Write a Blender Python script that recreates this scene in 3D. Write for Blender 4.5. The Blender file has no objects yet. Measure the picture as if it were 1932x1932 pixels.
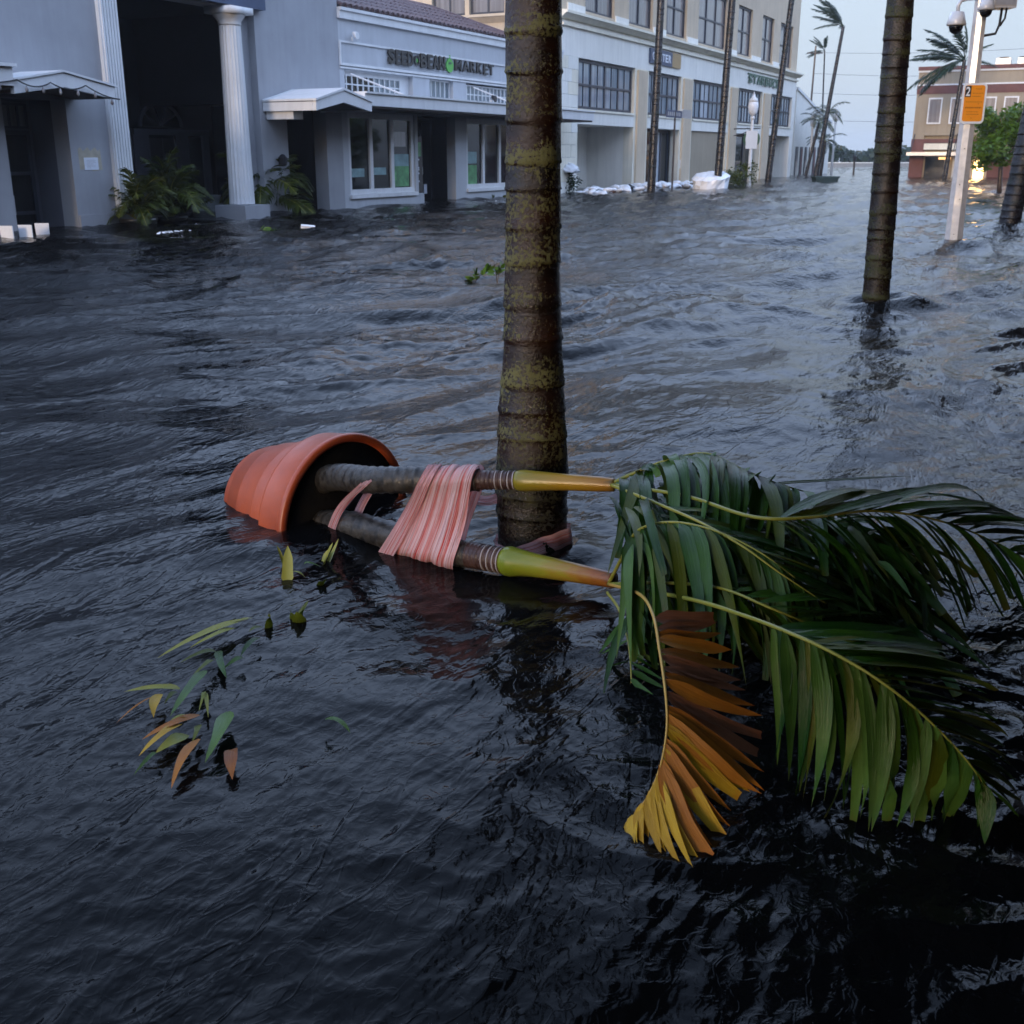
import bpy, bmesh, math, random
import numpy as np
from mathutils import Vector, Matrix
R = math.radians
random.seed(7); rng = np.random.default_rng(11)
scene = bpy.context.scene
col = scene.collection

# ------------------------------------------------------------------ camera
EYE = 1.6                    # camera height above the flood water (z = 0)
FPX, HORIZON, MID = 2100.0, 292.0, 966.0      # focal length / horizon in a 1932 px frame
PITCH = math.atan((MID - HORIZON) / FPX)
cam_d = bpy.data.cameras.new('camera'); cam = bpy.data.objects.new('camera', cam_d); col.objects.link(cam)
cam.location = (0, 0, EYE); cam.rotation_euler = (R(90) - PITCH, 0, 0)
cam_d.sensor_width = cam_d.sensor_height = 24.0
cam_d.lens = 24.0 * FPX / 1932.0
cam_d.clip_start = 0.05; cam_d.clip_end = 3000
cam_d.dof.use_dof = True; cam_d.dof.focus_distance = 4.7; cam_d.dof.aperture_fstop = 6.0
scene.camera = cam

# ------------------------------------------------------------------ light
SUN_EL = R(9)            # storm daylight; the brighter, warmer part of the sky lies down the street behind the camera
street_dir = Vector((0.4472136, 0.8944272, 0))
world = bpy.data.worlds.new('World'); scene.world = world; world.use_nodes = True
nt = world.node_tree; nt.nodes.clear()
sky = nt.nodes.new('ShaderNodeTexSky'); sky.sky_type = 'NISHITA'; sky.sun_disc = False
sky.sun_elevation = SUN_EL
sky.sun_rotation = math.atan2(-street_dir.x, -street_dir.y)
sky.air_density = 1.2; sky.dust_density = 3.0; sky.ozone_density = 1.5
hsv = nt.nodes.new('ShaderNodeHueSaturation'); hsv.inputs['Saturation'].default_value = 0.85
mixc = nt.nodes.new('ShaderNodeMix'); mixc.data_type = 'RGBA'; mixc.inputs[0].default_value = 0.90
tcw = nt.nodes.new('ShaderNodeTexCoord'); sepw = nt.nodes.new('ShaderNodeSeparateXYZ'); nt.links.new(tcw.outputs['Generated'], sepw.inputs[0])
deck = nt.nodes.new('ShaderNodeValToRGB'); nt.links.new(sepw.outputs[2], deck.inputs[0])   # storm cloud deck, pale at the horizon and bluer overhead
for i_, (p_, c_) in enumerate(((0.0, (.160, .191, .235)), (.17, (.170, .204, .254)), (.36, (.50, .65, .97)), (.70, (.26, .36, .58)), (1.0, (.20, .28, .46)))):
    if i_ > 1: deck.color_ramp.elements.new(p_)
    deck.color_ramp.elements[i_].position = p_; deck.color_ramp.elements[i_].color = (*c_, 1)
gain = nt.nodes.new('ShaderNodeVectorMath'); gain.operation = 'SCALE'; gain.inputs['Scale'].default_value = 10.2
nt.links.new(deck.outputs[0], gain.inputs[0]); nt.links.new(gain.outputs[0], mixc.inputs[7])
bg = nt.nodes.new('ShaderNodeBackground'); bg.inputs[1].default_value = 0.105
wo = nt.nodes.new('ShaderNodeOutputWorld')
nt.links.new(sky.outputs[0], hsv.inputs['Color']); nt.links.new(hsv.outputs[0], mixc.inputs[6])
nt.links.new(mixc.outputs[2], bg.inputs[0]); nt.links.new(bg.outputs[0], wo.inputs[0])
sun_d = bpy.data.lights.new('sun', 'SUN'); sun = bpy.data.objects.new('sun', sun_d); col.objects.link(sun)
sun_d.energy = 0.55; sun_d.angle = R(11); sun_d.color = (1.0, 0.74, 0.50)
sd = Vector((street_dir.x * math.cos(SUN_EL), street_dir.y * math.cos(SUN_EL), -math.sin(SUN_EL)))
sun.rotation_euler = sd.to_track_quat('-Z', 'Y').to_euler(); sun.location = (-9, -18, 12)
vs = scene.view_settings; vs.view_transform = 'Standard'; vs.look = 'None'; vs.gamma = 1.0; vs.use_curve_mapping = False
vs.exposure = 1.78
scene.render.engine = 'CYCLES'
scene.cycles.use_denoising = True
scene.cycles.max_bounces = 6; scene.cycles.volume_bounces = 0
scene.cycles.caustics_reflective = False; scene.cycles.caustics_refractive = False

# ------------------------------------------------------------------ helpers
GZ = -0.5                                # street level, half a metre under the flood
D = np.array([0.4472136, 0.8944272]); N = np.array([0.8944272, -0.4472136]); OFF = 20.0
ANG = math.atan2(D[1], D[0])
def stz(s, t, z=0.0):                    # street coordinates: s along the facades, t out from them
    p = D * s + N * (t - OFF)
    return Vector((p[0], p[1], z))
def PX(u, v, z=0.0):                     # photo position at a known height -> world point
    x = (u - MID) / FPX; y = -(v - MID) / FPX
    d = Vector((x, math.cos(PITCH) + y * math.sin(PITCH), -math.sin(PITCH) + y * math.cos(PITCH)))
    return Vector((0, 0, EYE)) + d * ((z - EYE) / d.z)

class MB:
    def __init__(s): s.v = []; s.f = []; s.uv = None
    def add(s, vs, fs):
        o = len(s.v); s.v += [tuple(p) for p in vs]; s.f += [tuple(i + o for i in f) for f in fs]; return s
    def box(s, a, b, c, d, e, f):
        a, b = min(a, b), max(a, b); c, d = min(c, d), max(c, d); e, f = min(e, f), max(e, f)
        return s.add([(a, c, e), (b, c, e), (b, d, e), (a, d, e), (a, c, f), (b, c, f), (b, d, f), (a, d, f)],
                     [(0, 3, 2, 1), (4, 5, 6, 7), (0, 1, 5, 4), (1, 2, 6, 5), (2, 3, 7, 6), (3, 0, 4, 7)])
    def prism(s, poly, axis, a, b):      # poly of 2D points, extruded along axis from a to b
        n = len(poly)
        def mk(p, q):
            return {'x': (q, p[0], p[1]), 'y': (p[0], q, p[1]), 'z': (p[0], p[1], q)}[axis]
        vs = [mk(p, a) for p in poly] + [mk(p, b) for p in poly]
        fs = [tuple(range(n - 1, -1, -1)), tuple(range(n, 2 * n))] + [(i, (i + 1) % n, n + (i + 1) % n, n + i) for i in range(n)]
        return s.add(vs, fs)
    def tube(s, pts, rad, n=10, cap=True):
        pts = [Vector(p) for p in pts]; m = len(pts)
        if not hasattr(rad, '__len__'): rad = [rad] * m
        ref = None; vs = []
        for i, p in enumerate(pts):
            tg = (pts[min(i + 1, m - 1)] - pts[max(i - 1, 0)]).normalized()
            if ref is None:
                ref = Vector((0, 0, 1)) if abs(tg.z) < .9 else Vector((1, 0, 0))
            e1 = (ref - tg * ref.dot(tg)).normalized(); ref = e1; e2 = tg.cross(e1)
            for k in range(n):
                a = 2 * math.pi * k / n
                vs.append(p + (e1 * math.cos(a) + e2 * math.sin(a)) * rad[i])
        fs = [(i * n + k, i * n + (k + 1) % n, (i + 1) * n + (k + 1) % n, (i + 1) * n + k) for i in range(m - 1) for k in range(n)]
        if cap: fs += [tuple(range(n - 1, -1, -1)), tuple(range((m - 1) * n, m * n))]
        return s.add(vs, fs)
    def lathe(s, prof, n=24, c=(0, 0, 0)):   # prof: (r, z) about the z axis
        vs = []; m = len(prof)
        for r, z in prof:
            for k in range(n):
                a = 2 * math.pi * k / n; vs.append((c[0] + r * math.cos(a), c[1] + r * math.sin(a), c[2] + z))
        fs = [(i * n + k, i * n + (k + 1) % n, (i + 1) * n + (k + 1) % n, (i + 1) * n + k) for i in range(m - 1) for k in range(n)]
        fs += [tuple(range(n - 1, -1, -1)), tuple(range((m - 1) * n, m * n))]
        return s.add(vs, fs)
    def mesh(s, name, smooth=False, fix=True):
        me = bpy.data.meshes.new(name); me.from_pydata(s.v, [], s.f)
        if fix:
            bm = bmesh.new(); bm.from_mesh(me); bmesh.ops.recalc_face_normals(bm, faces=bm.faces); bm.to_mesh(me); bm.free()
        if smooth: me.polygons.foreach_set('use_smooth', [True] * len(me.polygons))
        me.update(); return me
    def build(s, name, mat, parent=None, smooth=False, fix=True):
        me = s.mesh(name, smooth, fix); me.materials.append(mat)
        if s.uv and len(s.uv) == len(s.v):
            ul = me.uv_layers.new(name='UVMap'); vi = np.empty(len(me.loops), np.int32); me.loops.foreach_get('vertex_index', vi); ul.data.foreach_set('uv', np.array(s.uv, np.float32)[vi].ravel())
        return link(name, me, parent)
def link(name, me, parent=None):
    o = bpy.data.objects.new(name, me); col.objects.link(o)
    if parent is not None: o.parent = parent
    return o
def tag(o, label=None, cat=None, group=None, kind=None):
    if label: o['label'] = label
    if cat: o['category'] = cat
    if group: o['group'] = group
    if kind: o['kind'] = kind
    return o
def thing(name, label, cat, loc=(0, 0, 0), rz=0.0, group=None):
    o = bpy.data.objects.new(name, None); col.objects.link(o); o.empty_display_size = .2
    o.location = loc; o.rotation_euler = (0, 0, rz)
    return tag(o, label, cat, group)
class Street:                            # a thing on the street grid; parts are written in (s, t, z)
    def __init__(s, name, label, cat, s0, t0, group=None):
        s.s0, s.t0 = s0, t0
        s.o = thing(name, label, cat, stz(s0, t0, GZ), ANG, group)
    def part(s, mb, name, mat, parent=None, smooth=False, label=None):
        mb.v = [(p[0] - s.s0, -(p[1] - s.t0), p[2] - GZ) for p in mb.v]
        o = mb.build(name, mat, s.o if parent is None else parent, smooth)
        if label: o['label'] = label
        return o
def copy_tree(o, parent=None):
    c = o.copy(); col.objects.link(c)
    if parent is not None: c.parent = parent
    for ch in list(o.children): copy_tree(ch, c)
    return c

# ------------------------------------------------------------------ materials
def newmat(name):
    m = bpy.data.materials.new(name); m.use_nodes = True
    n = m.node_tree; b = n.nodes['Principled BSDF']
    return m, n, b
def ramp(n, stops):
    r = n.nodes.new('ShaderNodeValToRGB'); e = r.color_ramp.elements
    while len(e) < len(stops): e.new(0.5)
    for i, (p, c) in enumerate(stops): e[i].position = p; e[i].color = (c[0], c[1], c[2], 1)
    return r
def noise(n, scale, detail=4, rough=.55, vec=None, sc3=None, coord='Object', dist=0):
    t = n.nodes.new('ShaderNodeTexNoise'); t.inputs['Scale'].default_value = scale
    t.inputs['Detail'].default_value = detail; t.inputs['Roughness'].default_value = rough; t.inputs['Distortion'].default_value = dist
    if vec is None:
        tc = n.nodes.new('ShaderNodeTexCoord'); vec = tc.outputs[coord]
    if sc3:
        mp = n.nodes.new('ShaderNodeMapping'); mp.inputs['Scale'].default_value = sc3; n.links.new(vec, mp.inputs[0]); vec = mp.outputs[0]
    n.links.new(vec, t.inputs['Vector']); return t
def bump(n, b, h, strength, dist, prev=None):
    x = n.nodes.new('ShaderNodeBump'); x.inputs['Strength'].default_value = strength; x.inputs['Distance'].default_value = dist
    n.links.new(h, x.inputs['Height'])
    if prev is not None: n.links.new(prev, x.inputs['Normal'])
    n.links.new(x.outputs[0], b.inputs['Normal']); return x.outputs[0]
def plain(name, c, rough=.6, var=.12, scale=3.0, bmp=.0, bscale=40, metal=0, spec=.5, streak=0, coat=0):
    m, n, b = newmat(name)
    lo = [x * (1 - var) for x in c]; hi = [min(1, x * (1 + var)) for x in c]
    t = noise(n, scale, 5, .6); r = ramp(n, [(.3, lo), (.7, hi)]); n.links.new(t.outputs[0], r.inputs[0])
    out = r.outputs[0]
    if streak:                            # rain stains running down the wall
        t2 = noise(n, 1.0, 4, .6, sc3=(5.0, 5.0, .35)); r2 = ramp(n, [(.45, (1, 1, 1)), (.75, (1 - streak,) * 3)])
        n.links.new(t2.outputs[0], r2.inputs[0])
        mx = n.nodes.new('ShaderNodeMix'); mx.data_type = 'RGBA'; mx.blend_type = 'MULTIPLY'; mx.inputs[0].default_value = 1
        n.links.new(out, mx.inputs[6]); n.links.new(r2.outputs[0], mx.inputs[7]); out = mx.outputs[2]
    n.links.new(out, b.inputs['Base Color'])
    b.inputs['Roughness'].default_value = rough; b.inputs['Metallic'].default_value = metal
    b.inputs['Specular IOR Level'].default_value = spec; b.inputs['Coat Weight'].default_value = coat
    if bmp:
        t3 = noise(n, bscale, 4, .6); bump(n, b, t3.outputs[0], bmp, .01)
    return m
M = {}
M['stucco'] = plain('grey_stucco', (.325, .335, .36), .75, .07, 1.2, .35, 60, streak=.09)
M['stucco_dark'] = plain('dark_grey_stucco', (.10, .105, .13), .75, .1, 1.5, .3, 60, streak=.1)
M['white'] = plain('white_paint', (.70, .71, .72), .5, .06, 2, .1, 40, streak=.12)
M['marketwall'] = plain('pale_blue_grey_wall', (.47, .49, .52), .7, .06, 1.5, .2, 60, streak=.12)
M['black'] = plain('black_metal', (.012, .012, .015), .4, .2)
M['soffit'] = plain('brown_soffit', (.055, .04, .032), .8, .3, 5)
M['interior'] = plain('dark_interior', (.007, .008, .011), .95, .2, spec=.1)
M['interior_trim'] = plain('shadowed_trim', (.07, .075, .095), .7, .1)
M['gold'] = plain('gold_letter', (.45, .33, .14), .4, .1)
M['cream'] = plain('cream_stone', (.80, .75, .62), .75, .07, 1.0, .25, 50, streak=.16)
M['cream2'] = plain('pale_cream_render', (.82, .80, .74), .75, .05, 1.0, .2, 50, streak=.14)
M['tan'] = plain('tan_wall', (.58, .47, .34), .8, .07, .8, .25, 50, streak=.15)
M['tan2'] = plain('warm_tan_wall', (.34, .28, .20), .8, .07, .8, .2, 50, streak=.15)
M['brownwall'] = plain('dark_brown_brick', (.10, .065, .05), .8, .2, 2, .3, 40)
M['redbrick'] = plain('red_brown_paint', (.15, .06, .05), .75, .15, 3, .3, 30)
M['frame'] = plain('dark_window_frame', (.03, .035, .05), .45, .2)
M['bronze'] = plain('bronze_frame', (.05, .04, .035), .4, .2)
M['metal'] = plain('galvanised_metal', (.45, .46, .48), .35, .1, 8, 0, 40, .4)
M['polewhite'] = plain('wet_white_pole', (.55, .54, .54), .16, .16, 9, .25, 120, coat=.6)
M['conc'] = plain('concrete', (.28, .28, .27), .85, .15, 3, .4, 40)
M['asphalt'] = plain('asphalt', (.05, .05, .052), .9, .2, 6, .4, 60)
M['plastic_white'] = plain('white_plastic', (.80, .82, .86), .35, .06, 6, .6, 9)
M['darkbag'] = plain('black_plastic', (.02, .022, .025), .3, .3)
M['orange'] = plain('orange_sign_face', (.85, .30, .015), .45, .05)
M['signink'] = plain('black_ink', (.02, .02, .02), .5, .1)
M['navy'] = plain('navy_sign', (.03, .055, .12), .4, .1)
M['ochre'] = plain('ochre_sign', (.38, .25, .11), .5, .1)
M['green_paint'] = plain('green_sign', (.015, .09, .05), .4, .15)
M['apple'] = plain('bright_green', (.10, .42, .07), .4, .1)
M['letter'] = plain('dark_letter', (.03, .028, .026), .5, .15)
M['poster'] = plain('green_poster', (.10, .30, .12), .5, .5, 4)
M['poster2'] = plain('teal_poster', (.22, .36, .38), .5, .3, 4)
M['paper'] = plain('white_paper', (.74, .78, .86), .6, .06, 30)
M['beige'] = plain('beige_patch', (.42, .38, .30), .8, .14, 8)
M['planter'] = plain('dark_green_planter', (.02, .04, .04), .5, .3)
M['wood'] = plain('brown_board', (.13, .06, .035), .7, .3, 8)
M['stone_pot'] = plain('grey_pot', (.16, .18, .19), .7, .2, 8)
M['rope'] = plain('cable', (.02, .02, .02), .6, .1)
def glass(name, c=(.008, .010, .013), rough=.04):
    m, n, b = newmat(name); b.inputs['Base Color'].default_value = (*c, 1); b.inputs['Roughness'].default_value = rough
    b.inputs['IOR'].default_value = 1.5
    t = noise(n, 1.3, 2); bump(n, b, t.outputs[0], .04, .02); return m
M['glass'] = glass('shop_glass'); M['glass'].node_tree.nodes['Principled BSDF'].inputs['Specular IOR Level'].default_value = .3
def blinds(name, c1, c2):
    m, n, b = newmat(name); t = noise(n, 1.0, 3, .5, sc3=(7, 7, .25)); r = ramp(n, [(.35, c1), (.65, c2)])
    n.links.new(t.outputs[0], r.inputs[0]); n.links.new(r.outputs[0], b.inputs['Base Color'])
    b.inputs['Roughness'].default_value = .5; b.inputs['Coat Weight'].default_value = 1; b.inputs['Coat Roughness'].default_value = .05
    return m
M['blind'] = blinds('curtained_glass', (.13, .18, .23), (.27, .34, .40))
M['blind_pale'] = blinds('pale_curtained_glass', (.36, .42, .50), (.52, .57, .64))
M['upglass'] = blinds('dim_upper_glass', (.10, .095, .105), (.19, .18, .19))
M['transom'] = blinds('transom_glass', (.06, .10, .13), (.20, .25, .28))
def lamp_mat(name, c, e):
    m, n, b = newmat(name); b.inputs['Base Color'].default_value = (*c, 1)
    b.inputs['Emission Color'].default_value = (*c, 1); b.inputs['Emission Strength'].default_value = e; return m
M['litwindow'] = lamp_mat('lit_doorway', (1.0, .60, .22), 2.2)
M['litstrip'] = lamp_mat('lit_lintel', (1.0, .55, .2), .6)
M['tile'] = plain('clay_roof_tile', (.13, .075, .075), .55, .4, 1.2, .2, 30)
# ------------------------------------------------------------------ ground and water
g = MB(); g.add([(-940, -940, GZ - .05), (940, -940, GZ - .05), (940, 940, GZ - .05), (-940, 940, GZ - .05)], [(0, 1, 2, 3)])
tag(g.build('ground', M['asphalt'], fix=False), kind='structure')
for nm, t0, t1 in (('pavement', -4.5, 3.6), ('pavement', 17.0, 22.5)):
    a = MB(); p = [stz(-12, t0), stz(86, t0), stz(86, t1), stz(-12, t1)]
    a.add([(q.x, q.y, GZ - .04) for q in p] + [(q.x, q.y, GZ + .1 if t0 < 0 else GZ + .1) for q in p],
          [(0, 1, 2, 3), (4, 5, 6, 7), (0, 1, 5, 4), (1, 2, 6, 5), (2, 3, 7, 6), (3, 0, 4, 7)])
    tag(a.build(nm, M['conc']), kind='structure')

PERM = rng.integers(0, 1 << 30, 4096)
def perlin(x, y, seed=0):
    xi = np.floor(x).astype(np.int64); yi = np.floor(y).astype(np.int64); xf = x - xi; yf = y - yi
    def grad(i, j, fx, fy):
        h = PERM[(PERM[(i + seed * 131) & 4095] + j) & 4095] & 4095
        a = h * (2 * np.pi / 4096); return np.cos(a) * fx + np.sin(a) * fy
    u = xf * xf * xf * (xf * (xf * 6 - 15) + 10); v = yf * yf * yf * (yf * (yf * 6 - 15) + 10)
    a = grad(xi, yi, xf, yf); b = grad(xi + 1, yi, xf - 1, yf); c = grad(xi, yi + 1, xf, yf - 1); d = grad(xi + 1, yi + 1, xf - 1, yf - 1)
    return (a * (1 - u) + b * u) * (1 - v) + (c * (1 - u) + d * u) * v
def water_h(x, y):
    s = x * D[0] + y * D[1]; t = x * N[0] + y * N[1]
    r = np.hypot(x, y)
    # crests run slantwise, roughly along the street, bent by slow eddies
    wx = perlin(s * .22, t * .3, 5) * 1.1 + perlin(s * .6, t * .7, 6) * .35
    wy = perlin(s * .25 + 9, t * .28, 7) * 1.1 + perlin(s * .7, t * .6, 8) * .35
    a = s * .94 + t * .34 + wx; b = -s * .34 + t * .94 + wy
    far = np.clip((r - 3.5) / 9.0, 0, 1); far = far * far * (3 - 2 * far)
    h = np.zeros_like(x)
    h += (.13 * far + .030) * perlin(a * .30, b * .62, 1)
    rid = 1 - np.abs(perlin(a * .42, b * 1.05, 2)) * 2.6
    h += (.08 * far + .014) * rid
    rid2 = 1 - np.abs(perlin(a * 1.0, b * 2.3, 3)) * 2.4
    patch = np.clip(.55 + 1.3 * perlin(s * .19 + 4, t * .33, 12), .12, 1.3)
    h += (.036 * far + .007) * rid2 * patch
    h += (.026 * far + .006) * perlin(a * 2.6 + wx * 2, b * 4.6, 4) * patch
    h += (.014 * far + .0042) * (1 - np.abs(perlin(a * 5.2, b * 9.5 + wy * 3, 9)) * 2.2) * patch
    fine = np.clip((16 - r) / 12, 0, 1)
    h += .0013 * fine * (1 - np.abs(perlin(x * 15 + wx * 3, y * 13, 10)) * 2.2)
    h += .0007 * fine * (1 - np.abs(perlin(x * 26, y * 24 + wy * 5, 11)) * 2.0)
    # rougher water and eddies round the fronds on the right
    tur = np.exp(-(((x - 1.1) / 1.2) ** 2 + ((y - 2.6) / 1.6) ** 2)) + .8 * np.clip((x - .35 * y) / 1.5, 0, 1) * np.clip(1.2 - r / 22, 0, 1)
    h += .013 * tur * (1 - np.abs(perlin(x * 3.6 + wx * 2, y * 4.4 + wy * 2, 13)) * 2.2)
    h += .006 * tur * perlin(x * 8 + wy * 3, y * 9 + wx * 3, 14)
    # bow waves and wakes against the trunks, the pot and the pole
    for cx, cy, rr, amp in ((.09, 4.51, .2, .03), (4.02, 12.44, .42, .11), (7.93, 20.5, .5, .07), (11.37, 26.3, .8, .12), (-1.1, 4.85, .42, .022)):
        dx, dy = x - cx, y - cy; q = np.hypot(dx, dy) + 1e-6
        h += amp * np.exp(-((q - rr) / (rr * .7)) ** 2) * (.55 - .45 * (dx * N[0] + dy * N[1]) / q * -1)
        h += amp * .22 * np.cos((q - rr) * 5.5 / rr) * np.exp(-q / (rr * 3.2))
    return h - .02
def polar(r0, r1, nr, a0, a1, na, pw):
    q = np.linspace(r0 ** -pw, r1 ** -pw, nr) ** (-1 / pw); th = np.linspace(a0, a1, na)
    rr, tt = np.meshgrid(q, th, indexing='ij'); return rr * np.sin(tt), rr * np.cos(tt)
def grid_mesh(name, x, y, z):
    nr, na = x.shape; me = bpy.data.meshes.new(name)
    co = np.stack([x, y, z], -1).reshape(-1, 3).astype(np.float32)
    i = np.arange(nr - 1)[:, None] * na + np.arange(na - 1)[None, :]
    f = np.stack([i, i + 1, i + na + 1, i + na], -1).reshape(-1, 4).astype(np.int32)
    me.vertices.add(len(co)); me.vertices.foreach_set('co', co.ravel())
    me.loops.add(f.size); me.loops.foreach_set('vertex_index', f.ravel())
    me.polygons.add(len(f)); me.polygons.foreach_set('loop_start', np.arange(len(f), dtype=np.int32) * 4)
    me.polygons.foreach_set('use_smooth', np.ones(len(f), bool)); me.update(calc_edges=True); return me
def water_mat():
    m, n, b = newmat('murky_flood_water')
    b.inputs['Base Color'].default_value = (.0025, .0026, .0028, 1); b.inputs['Roughness'].default_value = .055
    b.inputs['IOR'].default_value = 1.14
    tc = n.nodes.new('ShaderNodeTexCoord'); rot = n.nodes.new('ShaderNodeMapping'); rot.inputs['Rotation'].default_value = (0, 0, -ANG)
    n.links.new(tc.outputs['Object'], rot.inputs[0]); v = rot.outputs[0]
    def math_(op, a, b_, c=None):
        q = n.nodes.new('ShaderNodeMath'); q.operation = op
        for k, w_ in enumerate((a, b_, c)):
            if w_ is None: continue
            if isinstance(w_, (int, float)): q.inputs[k].default_value = w_
            else: n.links.new(w_, q.inputs[k])
        return q.outputs[0]
    def crease(sc3, width, det, dist):
        t = noise(n, 1.0, det, .5, v, sc3, dist=dist); r = ramp(n, [(.5 - width, (0, 0, 0)), (.5, (1, 1, 1)), (.5 + width, (0, 0, 0))]); r.color_ramp.interpolation = 'EASE'
        n.links.new(t.outputs[0], r.inputs[0]); return r.outputs[0]
    pa = noise(n, 1.0, 3, .6, v, (.35, .8, 1)); pr_ = ramp(n, [(.45, (.08,) * 3), (.66, (1, 1, 1))]); n.links.new(pa.outputs[0], pr_.inputs[0]); mask = pr_.outputs[0]
    big = noise(n, 1.0, 3, .55, v, (1.5, 3.6, 1), dist=.9)
    hh = math_('MULTIPLY', crease((.9, 2.8, 1), .05, 3, 1.8), .0024)
    hh = math_('MULTIPLY_ADD', crease((4.4, 7.2, 1), .06, 2, 1.1), .0012, hh)
    hh = math_('MULTIPLY', hh, mask)
    hh = math_('MULTIPLY_ADD', crease((13.0, 17.0, 1), .07, 2, .9), .0003, hh)
    hh = math_('MULTIPLY_ADD', big.outputs[0], .016, hh)
    fine = noise(n, 1.0, 4, .65, v, (36, 42, 1), dist=.6)
    hh = math_('MULTIPLY_ADD', fine.outputs[0], .0006, hh)
    ln_ = n.nodes.new('ShaderNodeVectorMath'); ln_.operation = 'LENGTH'; n.links.new(tc.outputs['Object'], ln_.inputs[0])      # wind chop out in the open street
    mr_ = n.nodes.new('ShaderNodeMapRange'); mr_.inputs['From Min'].default_value = 5; mr_.inputs['From Max'].default_value = 15; n.links.new(ln_.outputs['Value'], mr_.inputs['Value'])
    chop = noise(n, 1.0, 4, .6, v, (4.2, 7.5, 1), dist=.9); ch_ = math_('MULTIPLY', chop.outputs[0], mr_.outputs[0]); hh = math_('MULTIPLY_ADD', ch_, .026, hh)
    vo = n.nodes.new('ShaderNodeTexVoronoi'); vo.inputs['Scale'].default_value = 26; n.links.new(v, vo.inputs['Vector'])      # pocks of rain
    hh = math_('MULTIPLY_ADD', vo.outputs['Distance'], .0004, hh)
    bump(n, b, hh, 1.0, 1.0)
    return m
M['water'] = water_mat()
x, y = polar(.8, 330, 980, R(-42), R(42), 640, .45)
h = water_h(x, y)
fade = np.clip((300 - np.hypot(x, y)) / 150, 0, 1)
wobj = link('flood_water', grid_mesh('flood_water', x, y, h * fade))
wobj.data.materials.append(M['water']); tag(wobj, kind='structure')
# the rest of the flood, round the sides, behind, and out to the horizon
x, y = polar(.8, 330, 980, R(42), R(318), 130, .45); h = water_h(x, y) * np.clip((300 - np.hypot(x, y)) / 150, 0, 1)
h[:, 0] = water_h(x[:, 0], y[:, 0]) * np.clip((300 - np.hypot(x[:, 0], y[:, 0])) / 150, 0, 1)
h[:, -1] = water_h(x[:, -1], y[:, -1]) * np.clip((300 - np.hypot(x[:, -1], y[:, -1])) / 150, 0, 1)
w2 = link('flood_water', grid_mesh('flood_water', x, y, h)); w2.data.materials.append(M['water']); tag(w2, kind='structure')
w3 = MB(); n_ = 48
ring = [(r_ * math.sin(2 * math.pi * k / n_), r_ * math.cos(2 * math.pi * k / n_), -.03) for r_ in (328, 930) for k in range(n_)]
w3.add(ring, [(k, (k + 1) % n_, n_ + (k + 1) % n_, n_ + k) for k in range(n_)])
tag(w3.build('flood_water', M['water'], fix=False), kind='structure')
w4 = MB().add([(.83 * math.sin(2 * math.pi * k / n_), .83 * math.cos(2 * math.pi * k / n_), -.02) for k in range(n_)], [tuple(range(n_))])
tag(w4.build('flood_water', M['water'], fix=False), kind='structure')
# ------------------------------------------------------------------ lettering
def glyph(ch, bold=0.0, ext=.02):
    c = bpy.data.curves.new('glyph', 'FONT'); c.body = ch; c.size = 1.0; c.extrude = ext; c.offset = bold; c.resolution_u = 4
    o = bpy.data.objects.new('glyph', c); col.objects.link(o)
    me = bpy.data.meshes.new_from_object(o.evaluated_get(bpy.context.evaluated_depsgraph_get()))
    vs = np.empty(len(me.vertices) * 3); me.vertices.foreach_get('co', vs); vs = vs.reshape(-1, 3)
    fs = [tuple(p.vertices) for p in me.polygons]
    bpy.data.objects.remove(o); bpy.data.curves.remove(c); bpy.data.meshes.remove(me)
    return vs, fs
def letter_st(st, parent, ch, s0, s1, z0, z1, t, mat, bold=.02, depth=.03, name='letter'):
    vs, fs = glyph(ch, bold); lo = vs.min(0); hi = vs.max(0)
    q = (vs - lo) / np.maximum(hi - lo, 1e-6)
    m = MB().add([(s0 + a * (s1 - s0), t + c * depth, z0 + b * (z1 - z0)) for a, b, c in q], fs)
    return st.part(m, name, mat, parent)

def window(st, parent, s0, s1, z0, z1, t, ncol, nrow, fmat, pmat, fw=.07, thick=.08, pane_mats=None, sub=0, name='window'):
    """frame set at plane t (front), panes built one by one 3 cm behind"""
    f = MB()
    f.box(s0, s1, t - thick, t, z0, z0 + fw); f.box(s0, s1, t - thick, t, z1 - fw, z1)
    f.box(s0, s0 + fw, t - thick, t, z0 + fw, z1 - fw); f.box(s1 - fw, s1, t - thick, t, z0 + fw, z1 - fw)
    cw = (s1 - s0 - fw) / ncol; rh = (z1 - z0 - fw) / nrow
    for i in range(1, ncol): f.box(s0 + i * cw, s0 + i * cw + fw, t - thick, t - .003, z0 + fw, z1 - fw)
    for j in range(1, nrow):
        for i in range(ncol): f.box(s0 + i * cw + fw, s0 + (i + 1) * cw, t - thick, t - .006, z0 + j * rh, z0 + j * rh + fw * .8)
    for i in range(ncol):
        for k in range(sub):
            q = s0 + i * cw + fw + (cw - fw) * (k + 1) / (sub + 1)
            for j in range(nrow):
                f.box(q - .015, q + .015, t - thick * .7, t - .02, z0 + j * rh + fw, z0 + (j + 1) * rh)
    w = st.part(f, name, fmat, parent)
    for i in range(ncol):
        for j in range(nrow):
            pm = pmat if not pane_mats else pane_mats[(i, j)] if (i, j) in pane_mats else pmat
            p = MB().box(s0 + i * cw + fw, s0 + (i + 1) * cw, t - thick * .75, t - thick * .6, z0 + j * rh + (fw if j == 0 else fw * .8), z0 + (j + 1) * rh)
            st.part(p, 'pane', pm, w)
    return w

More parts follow.
